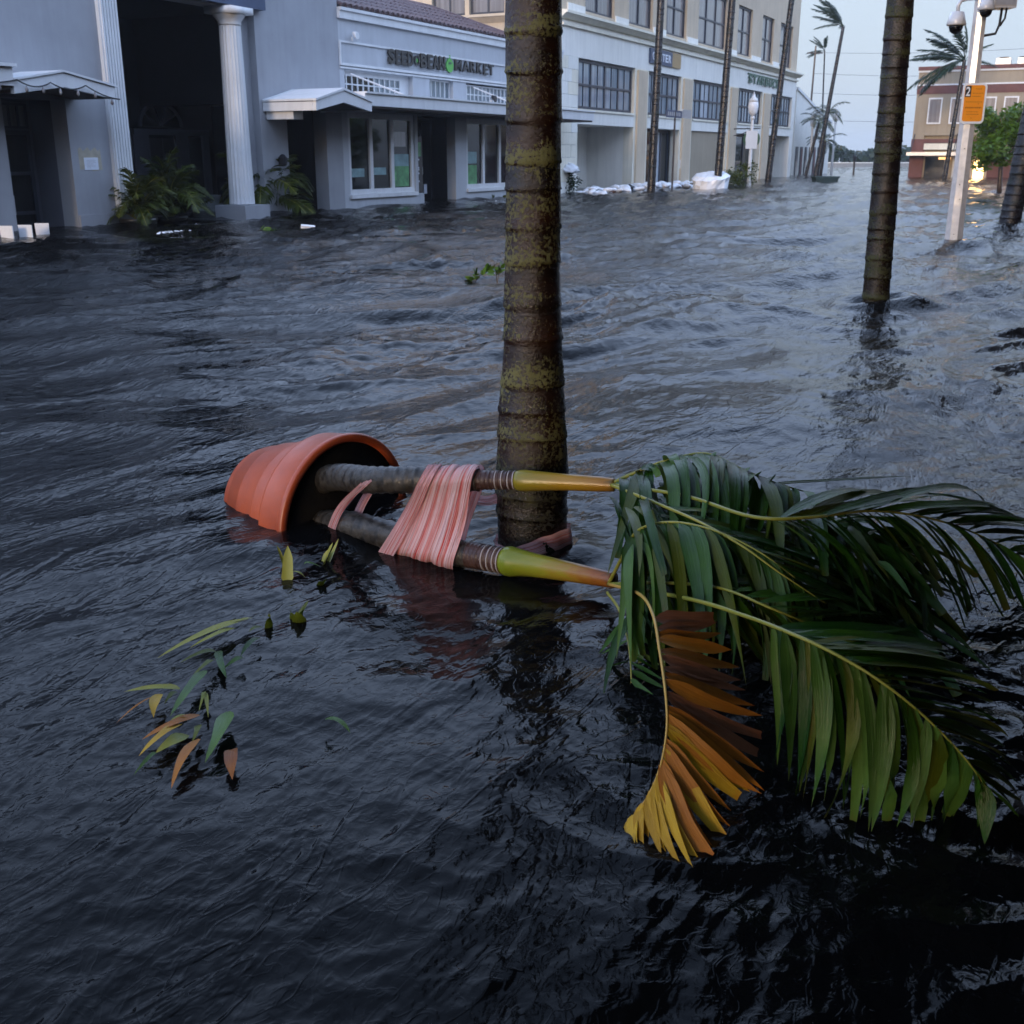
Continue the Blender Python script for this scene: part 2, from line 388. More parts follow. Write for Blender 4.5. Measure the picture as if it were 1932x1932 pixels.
# ------------------------------------------------------------------ grey building with the columned arcade
A = Street('columned_building', 'grey stucco building with tall fluted white columns round a dark arcade', 'building', 18, -6)
w = MB(); B0 = GZ
def wl(s0, s1, z0, z1, t0=-.45, t1=0.0): w.box(s0, s1, t0, t1, z0, z1)
wl(6, 16.85, B0, 2.72); wl(18.5, 20.2, B0, 2.72); wl(6, 20.2, 2.72, 8.4)
wl(25.05, 26.18, B0, 2.9); wl(28.0, 28.8, B0, 2.9); wl(25.05, 28.8, 2.9, 8.4); wl(20.2, 25.05, 5.12, 8.4)
wl(24.7, 25.05, B0, 5.12, -.45, -.22)
A.part(w, 'wall', M['stucco'])
w = MB()                                   # shell of the block and recess linings
w.box(6, 28.8, -9, -8.7, B0, 8.4); w.box(6, 6.3, -8.7, -.45, B0, 8.4); w.box(28.5, 28.8, -8.7, -.45, B0, 8.38)
w.box(6.3, 28.5, -8.7, -.45, 8.1, 8.35)
A.part(w, 'rear_wall', M['stucco'])
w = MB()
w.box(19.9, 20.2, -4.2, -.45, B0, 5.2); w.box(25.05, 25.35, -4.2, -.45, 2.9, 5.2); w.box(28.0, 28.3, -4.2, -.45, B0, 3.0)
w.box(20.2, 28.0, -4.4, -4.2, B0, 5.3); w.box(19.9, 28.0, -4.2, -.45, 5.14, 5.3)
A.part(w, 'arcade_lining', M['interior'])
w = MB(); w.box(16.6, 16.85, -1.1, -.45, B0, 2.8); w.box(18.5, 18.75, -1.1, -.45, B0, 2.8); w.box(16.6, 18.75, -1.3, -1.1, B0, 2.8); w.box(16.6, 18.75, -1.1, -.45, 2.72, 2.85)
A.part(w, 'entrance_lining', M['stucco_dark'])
# plinth band
A.part(MB().box(18.52, 20.26, 0, .05, B0, .32), 'plinth', M['stucco'])
# fluted pilaster and fluted column
def fluted(cx, ct, z0, z1, r0, r1, n=20):
    m = MB(); rows = 10; per = 6; tot = n * per; vs = []
    for i in range(rows + 1):
        f = i / rows; r = r0 + (r1 - r0) * f; z = z0 + (z1 - z0) * f
        for k in range(tot):
            a = 2 * math.pi * k / tot; d = 1 - .075 * abs(math.sin(a * n / 2)) ** .8
            vs.append((cx + r * d * math.cos(a), ct + r * d * math.sin(a), z))
    fs = [(i * tot + k, i * tot + (k + 1) % tot, (i + 1) * tot + (k + 1) % tot, (i + 1) * tot + k) for i in range(rows) for k in range(tot)]
    return m.add(vs, fs)
c = A.part(fluted(24.1, -.02, .36, 4.72, .33, .27), 'column', M['white'], smooth=True)
m = MB().lathe([(.27, 4.70), (.29, 4.74), (.28, 4.78), (.34, 4.86), (.40, 4.93), (.41, 4.96)], 32, (24.1, -.02, 0)); m.box(23.67, 24.53, -.45, .41, 4.96, 5.12)
A.part(m, 'capital', M['white'], c, True)
m = MB().box(23.6, 24.6, -.52, .48, B0, .34); A.part(m, 'pedestal', M['stucco'], c)
p = MB(); p.box(19.64, 20.19, .002, .10, .32, 5.4)
for i in range(6): p.box(19.68 + i * .085, 19.68 + i * .085 + .05, .10, .135, .40, 5.35)
c = A.part(p, 'pilaster', M['white'])
# dark sign over the arcade, only its lower edge and two letter feet reach into view
sg = A.part(MB().box(20.25, 25.28, .02, .22, 5.16, 6.2), 'sign_board', M['navy'])
letter_st(A, sg, 'C', 24.18, 24.50, 5.40, 5.95, .22, M['gold'], .01); letter_st(A, sg, 'E', 24.62, 24.90, 5.40, 5.95, .22, M['gold'], .01)
# back of the arcade: double door, fanlight and side windows
t_ = -4.2
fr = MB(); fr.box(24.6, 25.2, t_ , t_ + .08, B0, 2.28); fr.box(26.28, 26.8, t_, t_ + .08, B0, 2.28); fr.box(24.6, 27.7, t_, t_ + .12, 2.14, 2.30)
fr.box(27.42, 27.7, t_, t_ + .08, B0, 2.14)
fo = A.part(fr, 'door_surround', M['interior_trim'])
dm = MB().box(25.26, 25.75, t_, t_ + .04, B0, 2.05).box(25.77, 26.25, t_, t_ + .04, B0, 2.05); d_ = A.part(dm, 'door', M['black'])
A.part(MB().box(25.70, 25.72, t_ + .04, t_ + .09, .3, .6), 'handle', M['metal'], d_)
for q0, q1 in ((26.86, 27.38), (24.1, 24.5)): A.part(MB().box(q0, q1, t_, t_ + .05, .45, 2.1), 'side_window', M['glass'])
fan = MB(); pts = [(25.75 + .78 * math.cos(a), 2.36 + .6 * math.sin(a)) for a in np.linspace(0, math.pi, 17)]
fan.prism(pts, 'y', t_, t_ + .05); fa = A.part(fan, 'fanlight', M['glass'])
bars = MB()
for i in range(16):
    a, b = pts[i], pts[i + 1]; ex = 1.12
    o_ = [(25.75 + (p[0] - 25.75) * ex, 2.36 + (p[1] - 2.36) * ex) for p in (a, b)]
    bars.prism([a, b, o_[1], o_[0]], 'y', t_ + .001, t_ + .09)
for k in range(1, 5):
    a = math.pi * k / 5; bars.prism([(25.75 + .06 * math.cos(a) - .015 * math.sin(a), 2.36 + .06 * math.sin(a) + .015 * math.cos(a)), (25.75 + .06 * math.cos(a) + .015 * math.sin(a), 2.36 + .06 * math.sin(a) - .015 * math.cos(a)), (25.75 + .77 * math.cos(a) + .015 * math.sin(a), 2.36 + .59 * math.sin(a) - .015 * math.cos(a)), (25.75 + .77 * math.cos(a) - .015 * math.sin(a), 2.36 + .59 * math.sin(a) + .015 * math.cos(a))], 'y', t_ + .051, t_ + .07)
A.part(bars, 'fanlight_frame', M['interior_trim'], fa)
# left entrance door
d_ = window(A, None, 16.95, 18.35, B0, 2.1, -1.02, 2, 3, M['frame'], M['glass'], .09, .07, name='door')
A.part(MB().box(17.62, 17.66, -1.02, -.94, .35, .75), 'handle', M['metal'], d_)
window(A, None, 16.95, 18.35, 2.14, 2.66, -1.02, 6, 1, M['frame'], M['upglass'], .05, .06)
# left canopy: flat run ending in a small gable
cn = MB(); cn.box(6, 16.15, .002, 1.25, 2.86, 3.2); cn.box(6, 16.2, .002, 1.33, 3.2, 3.26)
gab = [(16.16, 2.72), (16.16, 2.95), (17.4, 3.17), (18.75, 2.95), (18.75, 2.72), (17.4, 2.90)]
cn.prism(gab, 'y', 1.12, 1.22); cn.box(18.68, 18.74, .002, 1.12, 2.73, 2.94)
cano = A.part(cn, 'canopy', M['white'])
A.part(MB().prism([(16.16, 2.96), (17.4, 3.18), (18.8, 2.96), (18.8, 3.0), (17.4, 3.22), (16.16, 3.0)], 'y', .003, 1.26), 'canopy_roof', M['white'], cano)
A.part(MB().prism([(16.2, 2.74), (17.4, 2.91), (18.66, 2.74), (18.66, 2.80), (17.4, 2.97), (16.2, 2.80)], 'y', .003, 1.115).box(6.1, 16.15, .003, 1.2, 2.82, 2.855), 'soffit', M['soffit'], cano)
A.part(MB().box(18.84, 19.24, .002, .012, 1.28, 1.54), 'notice', M['paper'], label='white paper notice taped on a beige patch of wall')
ln = MB()
for i in range(7):
    ln.box(18.90, 18.90 + (.28, .24, .27, .2, .26, .25, .12)[i], .012, .0135, 1.48 - i * .027, 1.487 - i * .027)
A.part(ln, 'notice_print', M['metal'], None)
bp = [(18.70 + .02 * random.random(), 1.28)] + [(18.70 + .64 * (i / 9) , 1.72 + .05 * math.sin(i * 2.1)) for i in range(10)] + [(19.36, 1.28), (19.1, 1.25), (18.9, 1.30)]
A.part(MB().prism(bp, 'y', .0, .0018), 'bare_patch', M['beige'])

# string of lights along the canopy edge
S = Street('string_lights', 'black cable with small hanging bulbs looped along the gabled white canopy', 'string lights', 16, 1.3)
pts = []
anch = [(13.0, 2.98), (14.5, 2.99), (16.2, 2.97), (17.0, 2.96), (17.9, 2.95), (18.8, 2.72)]
for i in range(len(anch) - 1):
    for f in np.linspace(0, 1, 8, endpoint=False):
        s_ = anch[i][0] * (1 - f) + anch[i + 1][0] * f; z_ = anch[i][1] * (1 - f) + anch[i + 1][1] * f - .10 * 4 * f * (1 - f) * (.5 if i == 4 else 1)
        pts.append((s_, 1.29, z_))
pts.append((18.8, 1.29, 2.72))
S.part(MB().tube(pts, .014, 6), 'cable', M['rope'])
for i in range(2, len(pts), 4):
    q = pts[i]; S.part(MB().lathe([(.012, -.02), (.02, -.05), (.032, -.09), (.03, -.12), (.01, -.145)], 8, q), 'bulb', M['upglass'], smooth=True)

# ------------------------------------------------------------------ market
K = Street('market_building', 'low pale blue market with tiled roof and dark sign letters', 'building', 36, -6)
w = MB()
S0, S1 = 28.802, 44.45
def wk(s0, s1, z0, z1, t0=-.35, t1=0.0): w.box(s0, s1, t0, t1, z0, z1)
wk(S0, 29.1, B0, 3.32); wk(29.1, 33.05, B0, .42); wk(32.9, 33.08, .42, 3.32); wk(35.6, 36.4, B0, 3.32); wk(36.4, S1, B0, .40); wk(29.1, 32.9, 2.82, 3.32); wk(36.4, S1, 2.82, 3.32); wk(33.08, 35.6, 2.82, 3.32)
wk(S0, 29.04, 3.32, 4.0); wk(32.86, 33.92, 3.32, 4.0); wk(35.5, 36.42, 3.32, 4.0); wk(41.2, S1, 3.32, 4.0)
wk(S0, S1, 4.0, 5.34)
K.part(w, 'wall', M['marketwall'])
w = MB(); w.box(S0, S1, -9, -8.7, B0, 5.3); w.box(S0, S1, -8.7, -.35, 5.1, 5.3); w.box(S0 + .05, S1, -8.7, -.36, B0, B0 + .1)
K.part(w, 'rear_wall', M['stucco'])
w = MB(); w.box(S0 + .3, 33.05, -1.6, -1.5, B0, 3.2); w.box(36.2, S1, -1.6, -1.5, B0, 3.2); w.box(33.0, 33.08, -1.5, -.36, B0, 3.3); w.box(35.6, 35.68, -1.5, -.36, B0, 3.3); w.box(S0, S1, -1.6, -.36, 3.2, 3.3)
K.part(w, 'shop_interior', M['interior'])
mo = MB(); mo.box(S0 - .02, S1, .002, .10, 5.34, 5.60); mo.box(S0 - .02, S1, .002, .16, 5.55, 5.63); mo.box(S0, S1, .002, .05, 4.70, 4.755); mo.box(S0, S1, .002, .07, 4.08, 4.15); mo.box(S0, S1, .002, .04, 4.0, 4.05); mo.box(S0, S0 + .06, .002, .05, 4.15, 4.70)
K.part(mo, 'cornice', M['white'])
# sign
SG = K.part(MB().box(31.2, 38.5, .002, .012, 4.25, 4.28), 'sign_rail', M['marketwall'])
zt, zb = 4.74, 4.29
for ch, a, b in (('S', 31.34, 31.74), ('E', 31.78, 32.08), ('E', 32.12, 32.44), ('D', 32.47, 32.83), ('B', 33.27, 33.67), ('E', 33.72, 34.04), ('A', 34.07, 34.44), ('N', 34.47, 34.86)):
    letter_st(K, SG, ch, a, b, zb, zt - .02, .03, M['letter'], .035, .05)
letter_st(K, SG, '0', 32.90, 33.22, zb + .04, zt - .10, .03, M['letter'], .0, .05, name='round_ampersand')
letter_st(K, SG, 'o', 32.99, 33.13, zb + .14, zt - .2, .035, M['apple'], .03, .02, name='round_ampersand')
for ch, a, b in (('M', 35.54, 36.0), ('A', 36.08, 36.56), ('R', 36.63, 37.01), ('K', 37.11, 37.54), ('E', 37.62, 37.95), ('T', 38.0, 38.4)):
    letter_st(K, SG, ch, a, b, zb + .04, zt - .06, .03, M['letter'], .015, .05)
lv = MB(); pl = [(35.19 + .24 * math.sin(a) * (1 - .32 * max(0, math.cos(a)) ** 2), 4.47 - .22 * math.cos(math.pi - a)) for a in np.linspace(0, 2 * math.pi, 24, endpoint=False)]
lv.prism(pl, 'y', .03, .07); em = K.part(lv, 'green_emblem', M['apple'], SG)
K.part(MB().prism([(35.08, 4.50), (35.30, 4.52), (35.27, 4.58), (35.12, 4.57)], 'y', .071, .08), 'emblem_mark', M['green_paint'], SG)
K.part(MB().prism([(35.17, 4.68), (35.22, 4.68), (35.25, 4.80), (35.20, 4.79)], 'y', .03, .06), 'emblem_stalk', M['apple'], SG)
# transom windows
dk = {(i, j): M['glass'] for i in range(6) for j in range(2)}
window(K, None, 29.04, 32.36, 3.33, 3.88, -.16, 11, 2, M['white'], M['transom'], .05, .06, dk, name='transom_window')
K.part(MB().box(32.36, 32.86, -.25, -.17, 3.32, 4.0).box(29.04, 32.36, -.25, -.16, 3.88, 4.0), 'transom_panel', M['white'])
window(K, None, 33.92, 35.5, 3.33, 3.99, -.14, 5, 1, M['white'], M['transom'], .05, .06, name='transom_window')
window(K, None, 36.42, 41.2, 3.33, 3.95, -.16, 16, 2, M['white'], M['transom'], .05, .06, name='transom_window')
# long marquee and gabled hood
mq = MB(); mq.box(27.82, S1, .003, 1.5, 2.92, 3.24); mq.box(27.82, S1, .003, 1.56, 3.24, 3.29)
mqo = K.part(mq, 'marquee', M['white'])
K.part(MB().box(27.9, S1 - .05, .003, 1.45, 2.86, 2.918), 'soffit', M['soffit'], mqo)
hd = MB(); gp = [(25.2, 2.70), (25.2, 2.93), (26.46, 3.24), (27.81, 2.98), (27.81, 2.74), (26.46, 2.94)]
hd.prism(gp, 'y', 1.62, 1.72); hd.box(25.18, 25.26, .01, 1.62, 2.70, 2.92); hd.box(27.74, 27.81, .01, 1.62, 2.74, 2.96); hd.box(25.3, 25.72, .01, .9, 2.50, 2.70)
hdo = K.part(hd, 'gabled_hood', M['white'])
K.part(MB().prism([(25.16, 2.94), (26.46, 3.25), (27.81, 2.99), (27.81, 3.04), (26.46, 3.31), (25.16, 2.99)], 'y', .01, 1.76), 'hood_roof', M['white'], hdo)
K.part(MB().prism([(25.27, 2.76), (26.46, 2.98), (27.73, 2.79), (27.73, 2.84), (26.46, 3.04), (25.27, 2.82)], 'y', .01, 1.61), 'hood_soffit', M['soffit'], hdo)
K.part(MB().tube([(29.0, .25, 3.84), (30.2, 1.3, 3.30)], .025, 6), 'tie_rod', M['white'], mqo)
K.part(MB().tube([(36.5, .25, 3.84), (37.7, 1.3, 3.30)], .025, 6), 'tie_rod', M['white'], mqo)
# shop windows
for s0, s1, nc in ((29.1, 32.9, 3), (36.4, 44.4, 6)):
    pm = {(2, 0): M['glass']}
    wi = window(K, None, s0, s1, .42, 2.82, -.05, nc, 1, M['white'], M['glass'], .17, .12, name='shop_window')
    K.part(MB().box(s0 - .03, s1 + .03, -.05, .08, .33, .44), 'sill', M['white'], wi)
def poster(s0, s1, z0, z1, mt, t=-.118, name='poster'): return K.part(MB().box(s0, s1, t, t + .008, z0, z1), name, mt)
poster(31.62, 32.66, .62, 1.25, M['poster']); poster(31.62, 32.66, 1.25, 1.62, M['poster2']); poster(31.7, 32.5, 1.85, 2.3, M['upglass'])
poster(29.32, 30.05, .95, 1.2, M['poster2']); poster(30.38, 31.28, 1.0, 1.22, M['poster2'])
poster(36.6, 37.35, .55, 1.25, M['poster']); poster(36.6, 37.35, 1.3, 1.7, M['poster2'])
# recessed door and notice board
K.part(MB().box(33.08, 34.0, -.55, -.35, B0, .36), 'recess_base', M['marketwall'])
sb = K.part(MB().box(33.15, 33.95, -.42, -.36, .40, 2.18), 'notice_board', M['black'])
K.part(MB().box(33.25, 33.85, -.36, -.35, 1.55, 2.0), 'poster', M['poster'], sb)
for i, q in enumerate((1.42, 1.16, 1.10, .98, .72)): K.part(MB().box(33.38, 33.72, -.36, -.352, q, q + .05), 'print_line', M['paper'], sb)
d_ = window(K, None, 34.05, 35.55, B0, 2.75, -.9, 2, 1, M['black'], M['glass'], .1, .06, name='door')
for q0, q1, z0, z1, mt in ((34.25, 34.65, 1.15, 1.5, 'apple'), (34.2, 34.7, 1.55, 2.0, 'poster'), (34.6, 34.85, .95, 1.2, 'paper'), (34.9, 35.1, .3, .62, 'paper')):
    K.part(MB().box(q0, q1, -.90, -.892, z0, z1), 'door_notice', M[mt], d_)
# tiled hip roof: every tile a half barrel
rf = MB(); rf.add([(28.85, .08, 5.62), (40.6, .08, 5.62), (37.3, -1.9, 6.50), (28.85, -1.9, 6.50)], [(0, 1, 2, 3)]); rf.add([(28.85, -1.9, 6.5), (37.3, -1.9, 6.5), (40.6, -3.9, 5.6), (28.85, -3.9, 5.6), (40.6, .08, 5.62)], [(0, 1, 2, 3), (1, 4, 2)])
roof = K.part(rf, 'roof', M['soffit'])
n_ = 7; tv = []
for j in (0, 1):
    for k in range(n_):
        a = math.pi * k / (n_ - 1); rr = .125 if j == 0 else .105
        tv.append((rr * math.cos(a), j * .50, .02 + rr * .85 * math.sin(a)))
tf = [(k, k + 1, n_ + k + 1, n_ + k) for k in range(n_ - 1)] + [tuple(range(n_))]
tme = MB().add(tv, tf).mesh('roof_tile', True, False); tme.materials.append(M['tile'])
sl = math.atan2(.88, 1.98)
for row in range(5):
    ff = row * .42 / 2.17
    t_r = .10 - 1.98 * ff; z_r = 5.635 + .88 * ff; send = 40.5 - 3.3 * ff
    q = 29.0
    while q < send:
        o = link('roof_tile', tme, roof); o.location = (q - K.s0 + random.uniform(-.01, .01), -(t_r - K.t0), z_r - GZ + random.uniform(0, .012)); o.rotation_euler = (sl, 0, random.uniform(-.02, .02)); q += .285
cap_ = MB()
cap_.tube([(40.55, .05, 5.72), (37.3, -1.9, 6.58), (28.9, -1.9, 6.58)], .1, 8); K.part(cap_, 'ridge_tile', M['tile'], roof)
# floodlights
def flood(s_, t_, z_, mt, label):
    f = Street('flood_light', label, 'lamp', s_, t_); f.o.location.z = z_
    k = MB(); k.tube([(s_, t_, GZ), (s_, t_, GZ + .1)], .03, 8); f.part(k, 'bracket', M['white'])
    k = MB(); k.lathe([(.03, -.1), (.07, -.06), (.10, .06), (.11, .1), (.09, .1)], 12, (0, 0, 0))
    k.v = [(s_ + p[0], t_ + .1 + p[2] * .8, GZ + .16 + p[1] - p[2] * .4) for p in k.v]; f.part(k, 'lamp_head', mt, smooth=True)
flood(29.43, .06, 4.78, M['white'], 'small white floodlight on the wall left of the market sign')
flood(36.0, 1.2, 3.29, M['black'], 'small black floodlight standing on the market marquee below the sign')
flood(38.1, 1.2, 3.29, M['black'], 'small dark floodlight on the market marquee by the right transom')
# ------------------------------------------------------------------ cream building
C = Street('cream_building', 'cream and tan commercial block with tall gridded windows and cornice', 'building', 65, -8)
w = MB(); E0, E1 = 44.5, 85.8
def wc(s0, s1, z0, z1, t0=-.5, t1=0.0): w.box(s0, s1, t0, t1, z0, z1)
bays = [(46.25, 53.0), (54.9, 59.9), (61.95, 68.8), (70.9, 76.55), (78.85, 84.8)]
wc(E0, E1, 5.49, 6.86)
for a, b in bays: wc(a, b, 2.86, 3.46)
w.box(84.8, E1, -.5, 0, B0, 5.49)
C.part(w, 'wall', M['cream2'])
pil = [(53.0, 54.9), (59.9, 61.95), (68.8, 70.9), (76.55, 78.85)]
for a, b in pil: C.part(MB().box(a, b, -.5, -.004, B0, 5.49), 'pier', M['cream'])
for a, b in pil:
    C.part(MB().box(a + .28, b - .36, -.004, .09, B0, 5.42), 'brick_pilaster', M['tan'])
# corner pier of stone blocks
core = MB(); core.box(E0 + .04, 46.22, -.5, -.05, B0, 5.49); pier = C.part(core, 'corner_pier', M['conc'])
bm_a = None
for i in range(12):
    z0 = B0 + i * .5
    if z0 > 5.4: break
    cut = 45.2 if i % 2 else 45.6
    for a, b in ((E0, cut - .006), (cut + .006, 46.25)):
        C.part(MB().box(a, b, -.45, random.uniform(-.004, .006), z0 + .006, min(z0 + .494, 5.485)), 'stone_block', M['cream'] if random.random() < .6 else M['cream2'], pier)
C.part(MB().box(E0 - .05, 46.3, -.45, .06, 3.05, 3.4), 'belt', M['cream2'], pier)
# cornice and mouldings
m = MB(); m.box(E0 - .1, E1 + .1, .002, .12, 6.60, 6.70); m.prism([(.002, 6.86), (.14, 6.86), (.34, 7.02), (.40, 7.02), (.40, 7.12), (.002, 7.16)], 'x', E0 - .35, E1 + .35)
C.part(m, 'cornice', M['cream'])
m = MB(); m.box(E0 - .002, E0 + .3, -12, -.5, B0, 6.86); m.prism([(E0, 6.80), (E0 - .34, 7.02), (E0 - .40, 7.02), (E0 - .40, 7.12), (E0, 7.16)], 'y', -12, .002)
C.part(m, 'side_wall', M['tan'])
# upper storey
ups = [(47.0, 50.3, 2), (52.1, 55.3, 2), (57.3, 60.5, 2), (62.5, 67.8, 3), (70.1, 73.25, 2), (75.7, 78.6, 2), (80.4, 83.9, 2)]
w = MB(); prev = E0
for a, b, n_ in ups: w.box(prev, a, -.6, -.06, 7.16, 10.05); prev = b
w.box(prev, E1 - .1, -.6, -.06, 7.16, 10.05); w.box(E0, E1 - .1, -.6, -.06, 10.05, 14.0)
for a, b, n_ in ups: w.box(a, b, -.6, -.06, 7.16, 7.36)
w.box(E0, E0 + .5, -12, -.6, 10.2, 14); w.box(E0, E0 + .5, -12, -8.9, 7.16, 10.2); w.box(E0, E0 + .5, -7.55, -6.05, 7.16, 10.2); w.box(E0, E0 + .5, -4.45, -4.25, 7.16, 10.2); w.box(E0, E0 + .5, -2.6, -.6, 7.16, 10.2)
w.box(E0 + .5, E1 - .1, -12, -11.6, B0, 14); w.box(E1 - .5, E1 - .1, -11.6, -.6, B0, 14); w.box(E0 + .5, E1 - .5, -11.6, -.6, 13.6, 13.9)
C.part(w, 'upper_wall', M['tan'])
for a, b, n_ in ups:
    wi = window(C, None, a, b, 7.36, 10.05, -.18, n_, 2, M['frame'], M['upglass'], .11, .1)
for a, b in ((-8.9, -7.55), (-6.05, -4.45), (-4.25, -2.6)):
    f = MB(); f.box(E0 + .15, E0 + .22, a, b, 7.16, 7.26); f.box(E0 + .15, E0 + .22, a, a + .1, 7.26, 10.2); f.box(E0 + .15, E0 + .22, b - .1, b, 7.26, 10.2); f.box(E0 + .15, E0 + .22, (a + b) / 2 - .04, (a + b) / 2 + .04, 7.26, 10.2)
    wo_ = C.part(f, 'window', M['frame'])
    for q0, q1 in ((a + .1, (a + b) / 2 - .04), ((a + b) / 2 + .04, b - .1)): C.part(MB().box(E0 + .18, E0 + .2, q0, q1, 7.26, 10.2), 'pane', M['upglass'], wo_)
m = MB()
for i in range(len(ups) - 1):
    a, b = ups[i][1], ups[i + 1][0]; C.part(MB().box(a + .1, b - .1, -.06, .0, 7.18, 7.5), 'pier_base', M['cream2'])
C.part(MB().box(E0 + .6, ups[0][0] - .1, -.06, 0, 7.18, 7.5), 'pier_base', M['cream2'])
# first floor windows
for i, (a, b) in enumerate(bays):
    pm = {(1, 0): M['blind_pale'], (1, 1): M['blind_pale']} if i == 2 else None
    nc = (4, 3, 4, 4, 4)[i]
    wi = window(C, None, a + .06, b - .06, 3.48, 5.47, -.14, nc, 2, M['frame'], M['blind'], .12, .1, pm, 1)
    C.part(MB().box(a + .02, b - .02, .002, .07, 3.38, 3.47), 'sill', M['cream'], wi)
# ground floor bays
w = MB(); a, b = bays[0]; w.box(a, b, -2.6, -2.4, B0, 3.0); w.box(a - .2, a, -2.4, -.5, B0, 3.0); w.box(b, b + .2, -2.4, -.5, B0, 3.0); w.box(a, b, -2.4, -.5, 2.88, 3.0)
C.part(w, 'porch_lining', M['cream2']); w = MB()
a, b = bays[4]; w.box(a, b, -2.6, -2.4, B0, 3.0); w.box(a - .2, a, -2.4, -.5, B0, 3.0); w.box(b, b + .2, -2.4, -.5, B0, 3.0); w.box(a, b, -2.4, -.5, 2.88, 3.0)
C.part(w, 'porch_lining', M['cream2'])
a, b = bays[1]; d_ = window(C, None, a + .05, b - .05, B0, 2.84, -.55, 4, 1, M['frame'], M['glass'], .14, .1, {(2, 0): M['blind_pale']}, name='entrance_door')
C.part(MB().box(b + .25, b + .55, .0, .05, .9, 1.35), 'wall_box', M['white'])
a, b = bays[2]; C.part(MB().box(a, b, -.5, -.12, B0, 2.86), 'brick_infill', M['tan2'])
a, b = bays[3]; window(C, None, a + .05, b - .05, B0, 2.84, -.55, 3, 1, M['frame'], M['glass'], .14, .1, name='entrance_door')
a, b = bays[4]; C.part(MB().box(a + .3, a + 2.6, -2.4, -2.3, B0, 2.2), 'porch_door', M['redbrick'])
# signs on the facade
G = Street('navy_sign_board', 'navy and ochre sign board with white lettering above the cream facade windows', 'sign', 57, .05)
bo = G.part(MB().box(54.8, 58.05, .004, .09, 5.84, 6.52), 'navy_panel', M['navy']); G.part(MB().box(58.05, 59.42, .004, .085, 5.84, 6.52), 'ochre_panel', M['ochre'])
xs = np.linspace(55.05, 57.9, 7)
for i, ch in enumerate('GUNTER'): letter_st(G, bo, ch, xs[i], xs[i + 1] - .09, 6.0, 6.36, .09, M['paper'], .02, .02)
L_ = Street('green_sign_letters', 'row of dark green letters on the cream fascia under the cornice', 'sign', 77, .05)
rail = L_.part(MB().box(72.6, 81.7, .004, .06, 6.36, 6.44), 'rail', M['green_paint'])
xs = np.linspace(72.7, 81.7, 10)
for i, ch in enumerate('STARBUCKS'): letter_st(L_, rail, ch, xs[i], xs[i + 1] - .16, 5.86, 6.34, .06, M['green_paint'], .03, .04)
H_ = Street('round_hanging_sign', 'round green sign hanging from a scrolled black bracket by the lamp', 'sign', 70.0, .2)
H_.part(MB().tube([(70.0, .02, 2.6), (70.0, .02, 3.15)], .04, 6).tube([(70.0, .05, 3.1), (70.0, 1.7, 3.1)], .035, 6).tube([(70.0, .05, 2.7), (70.0, .6, 2.8), (70.0, 1.2, 3.08)], .025, 6), 'bracket', M['black'])
k = MB().lathe([(.0001, -.05), (.5, -.05), (.52, -.03), (.52, .03), (.5, .05), (.0001, .05)], 28)
k.v = [(70.0 + p[2], 1.2 + p[0], 2.5 + p[1]) for p in k.v]; di = H_.part(k, 'disc', M['green_paint'])
k = MB().lathe([(.0001, -.058), (.36, -.058), (.36, .058), (.0001, .058)], 28); k.v = [(70.0 + p[2], 1.2 + p[0], 2.5 + p[1]) for p in k.v]; H_.part(k, 'pale_ring', M['white'], di)
k = MB().lathe([(.0001, -.064), (.30, -.064), (.30, .064), (.0001, .064)], 28); k.v = [(70.0 + p[2], 1.2 + p[0], 2.5 + p[1]) for p in k.v]; H_.part(k, 'green_centre', M['apple'], di)

# ------------------------------------------------------------------ tan building across the end of the street (front at s = 87.6)
T = Street('tan_building', 'two storey tan building with dark red bands and a lit doorway', 'building', 92, 14)
F_ = 87.6
def fx(mb, t0, t1, z0, z1, d0, d1): return mb.box(F_ - d1, F_ - d0, t0, t1, z0, z1)   # d: how far it stands proud of the front
w = MB(); w.box(F_, 102, 8.1, 26, 2.9, 7.2); w.box(F_, 102, 8.1, 8.9, B0, 2.9); w.box(F_ + .3, 102, 8.9, 26, B0, 2.9)
T.part(w, 'wall', M['tan2'])
m = MB(); fx(m, 8.05, 26, 7.2, 7.45, -.2, .12); T.part(m, 'coping', M['redbrick'])
m = MB(); fx(m, 8.08, 26, 7.08, 7.2, .0, .08); fx(m, 8.08, 26, 6.2, 6.3, 0, .06); T.part(m, 'string_course', M['white'])
m = MB(); fx(m, 8.08, 26, 5.66, 6.2, 0, .04); T.part(m, 'red_band', M['redbrick'])
m = MB(); fx(m, 8.06, 9.0, B0, 2.66, .0, .05); fx(m, 9.0, 26, 2.4, 2.66, 0, .05); fx(m, 11.15, 12.2, B0, 1.5, 0, .05); fx(m, 13.3, 26, B0, 1.5, -.25, .05); T.part(m, 'red_front', M['redbrick'])
for t0 in (8.95, 10.4, 12.45, 13.85, 15.6, 17.1):
    f = MB(); fx(f, t0, t0 + .92, 3.66, 3.76, .0, .07); fx(f, t0, t0 + .92, 5.3, 5.4, .0, .06); fx(f, t0, t0 + .09, 3.76, 5.3, 0, .06); fx(f, t0 + .83, t0 + .92, 3.76, 5.3, 0, .06)
    fo = T.part(f, 'window', M['white']); m = MB(); fx(m, t0 + .09, t0 + .83, 3.76, 5.3, .005, .02); T.part(m, 'pane', M['upglass'], fo)
m = MB(); fx(m, 8.0, 26, 1.55, 1.78, .0, 1.5); T.part(m, 'awning', M['metal'])
m = MB(); fx(m, 8.95, 11.1, 1.95, 2.36, .06, .12); T.part(m, 'pale_panel', M['cream'])
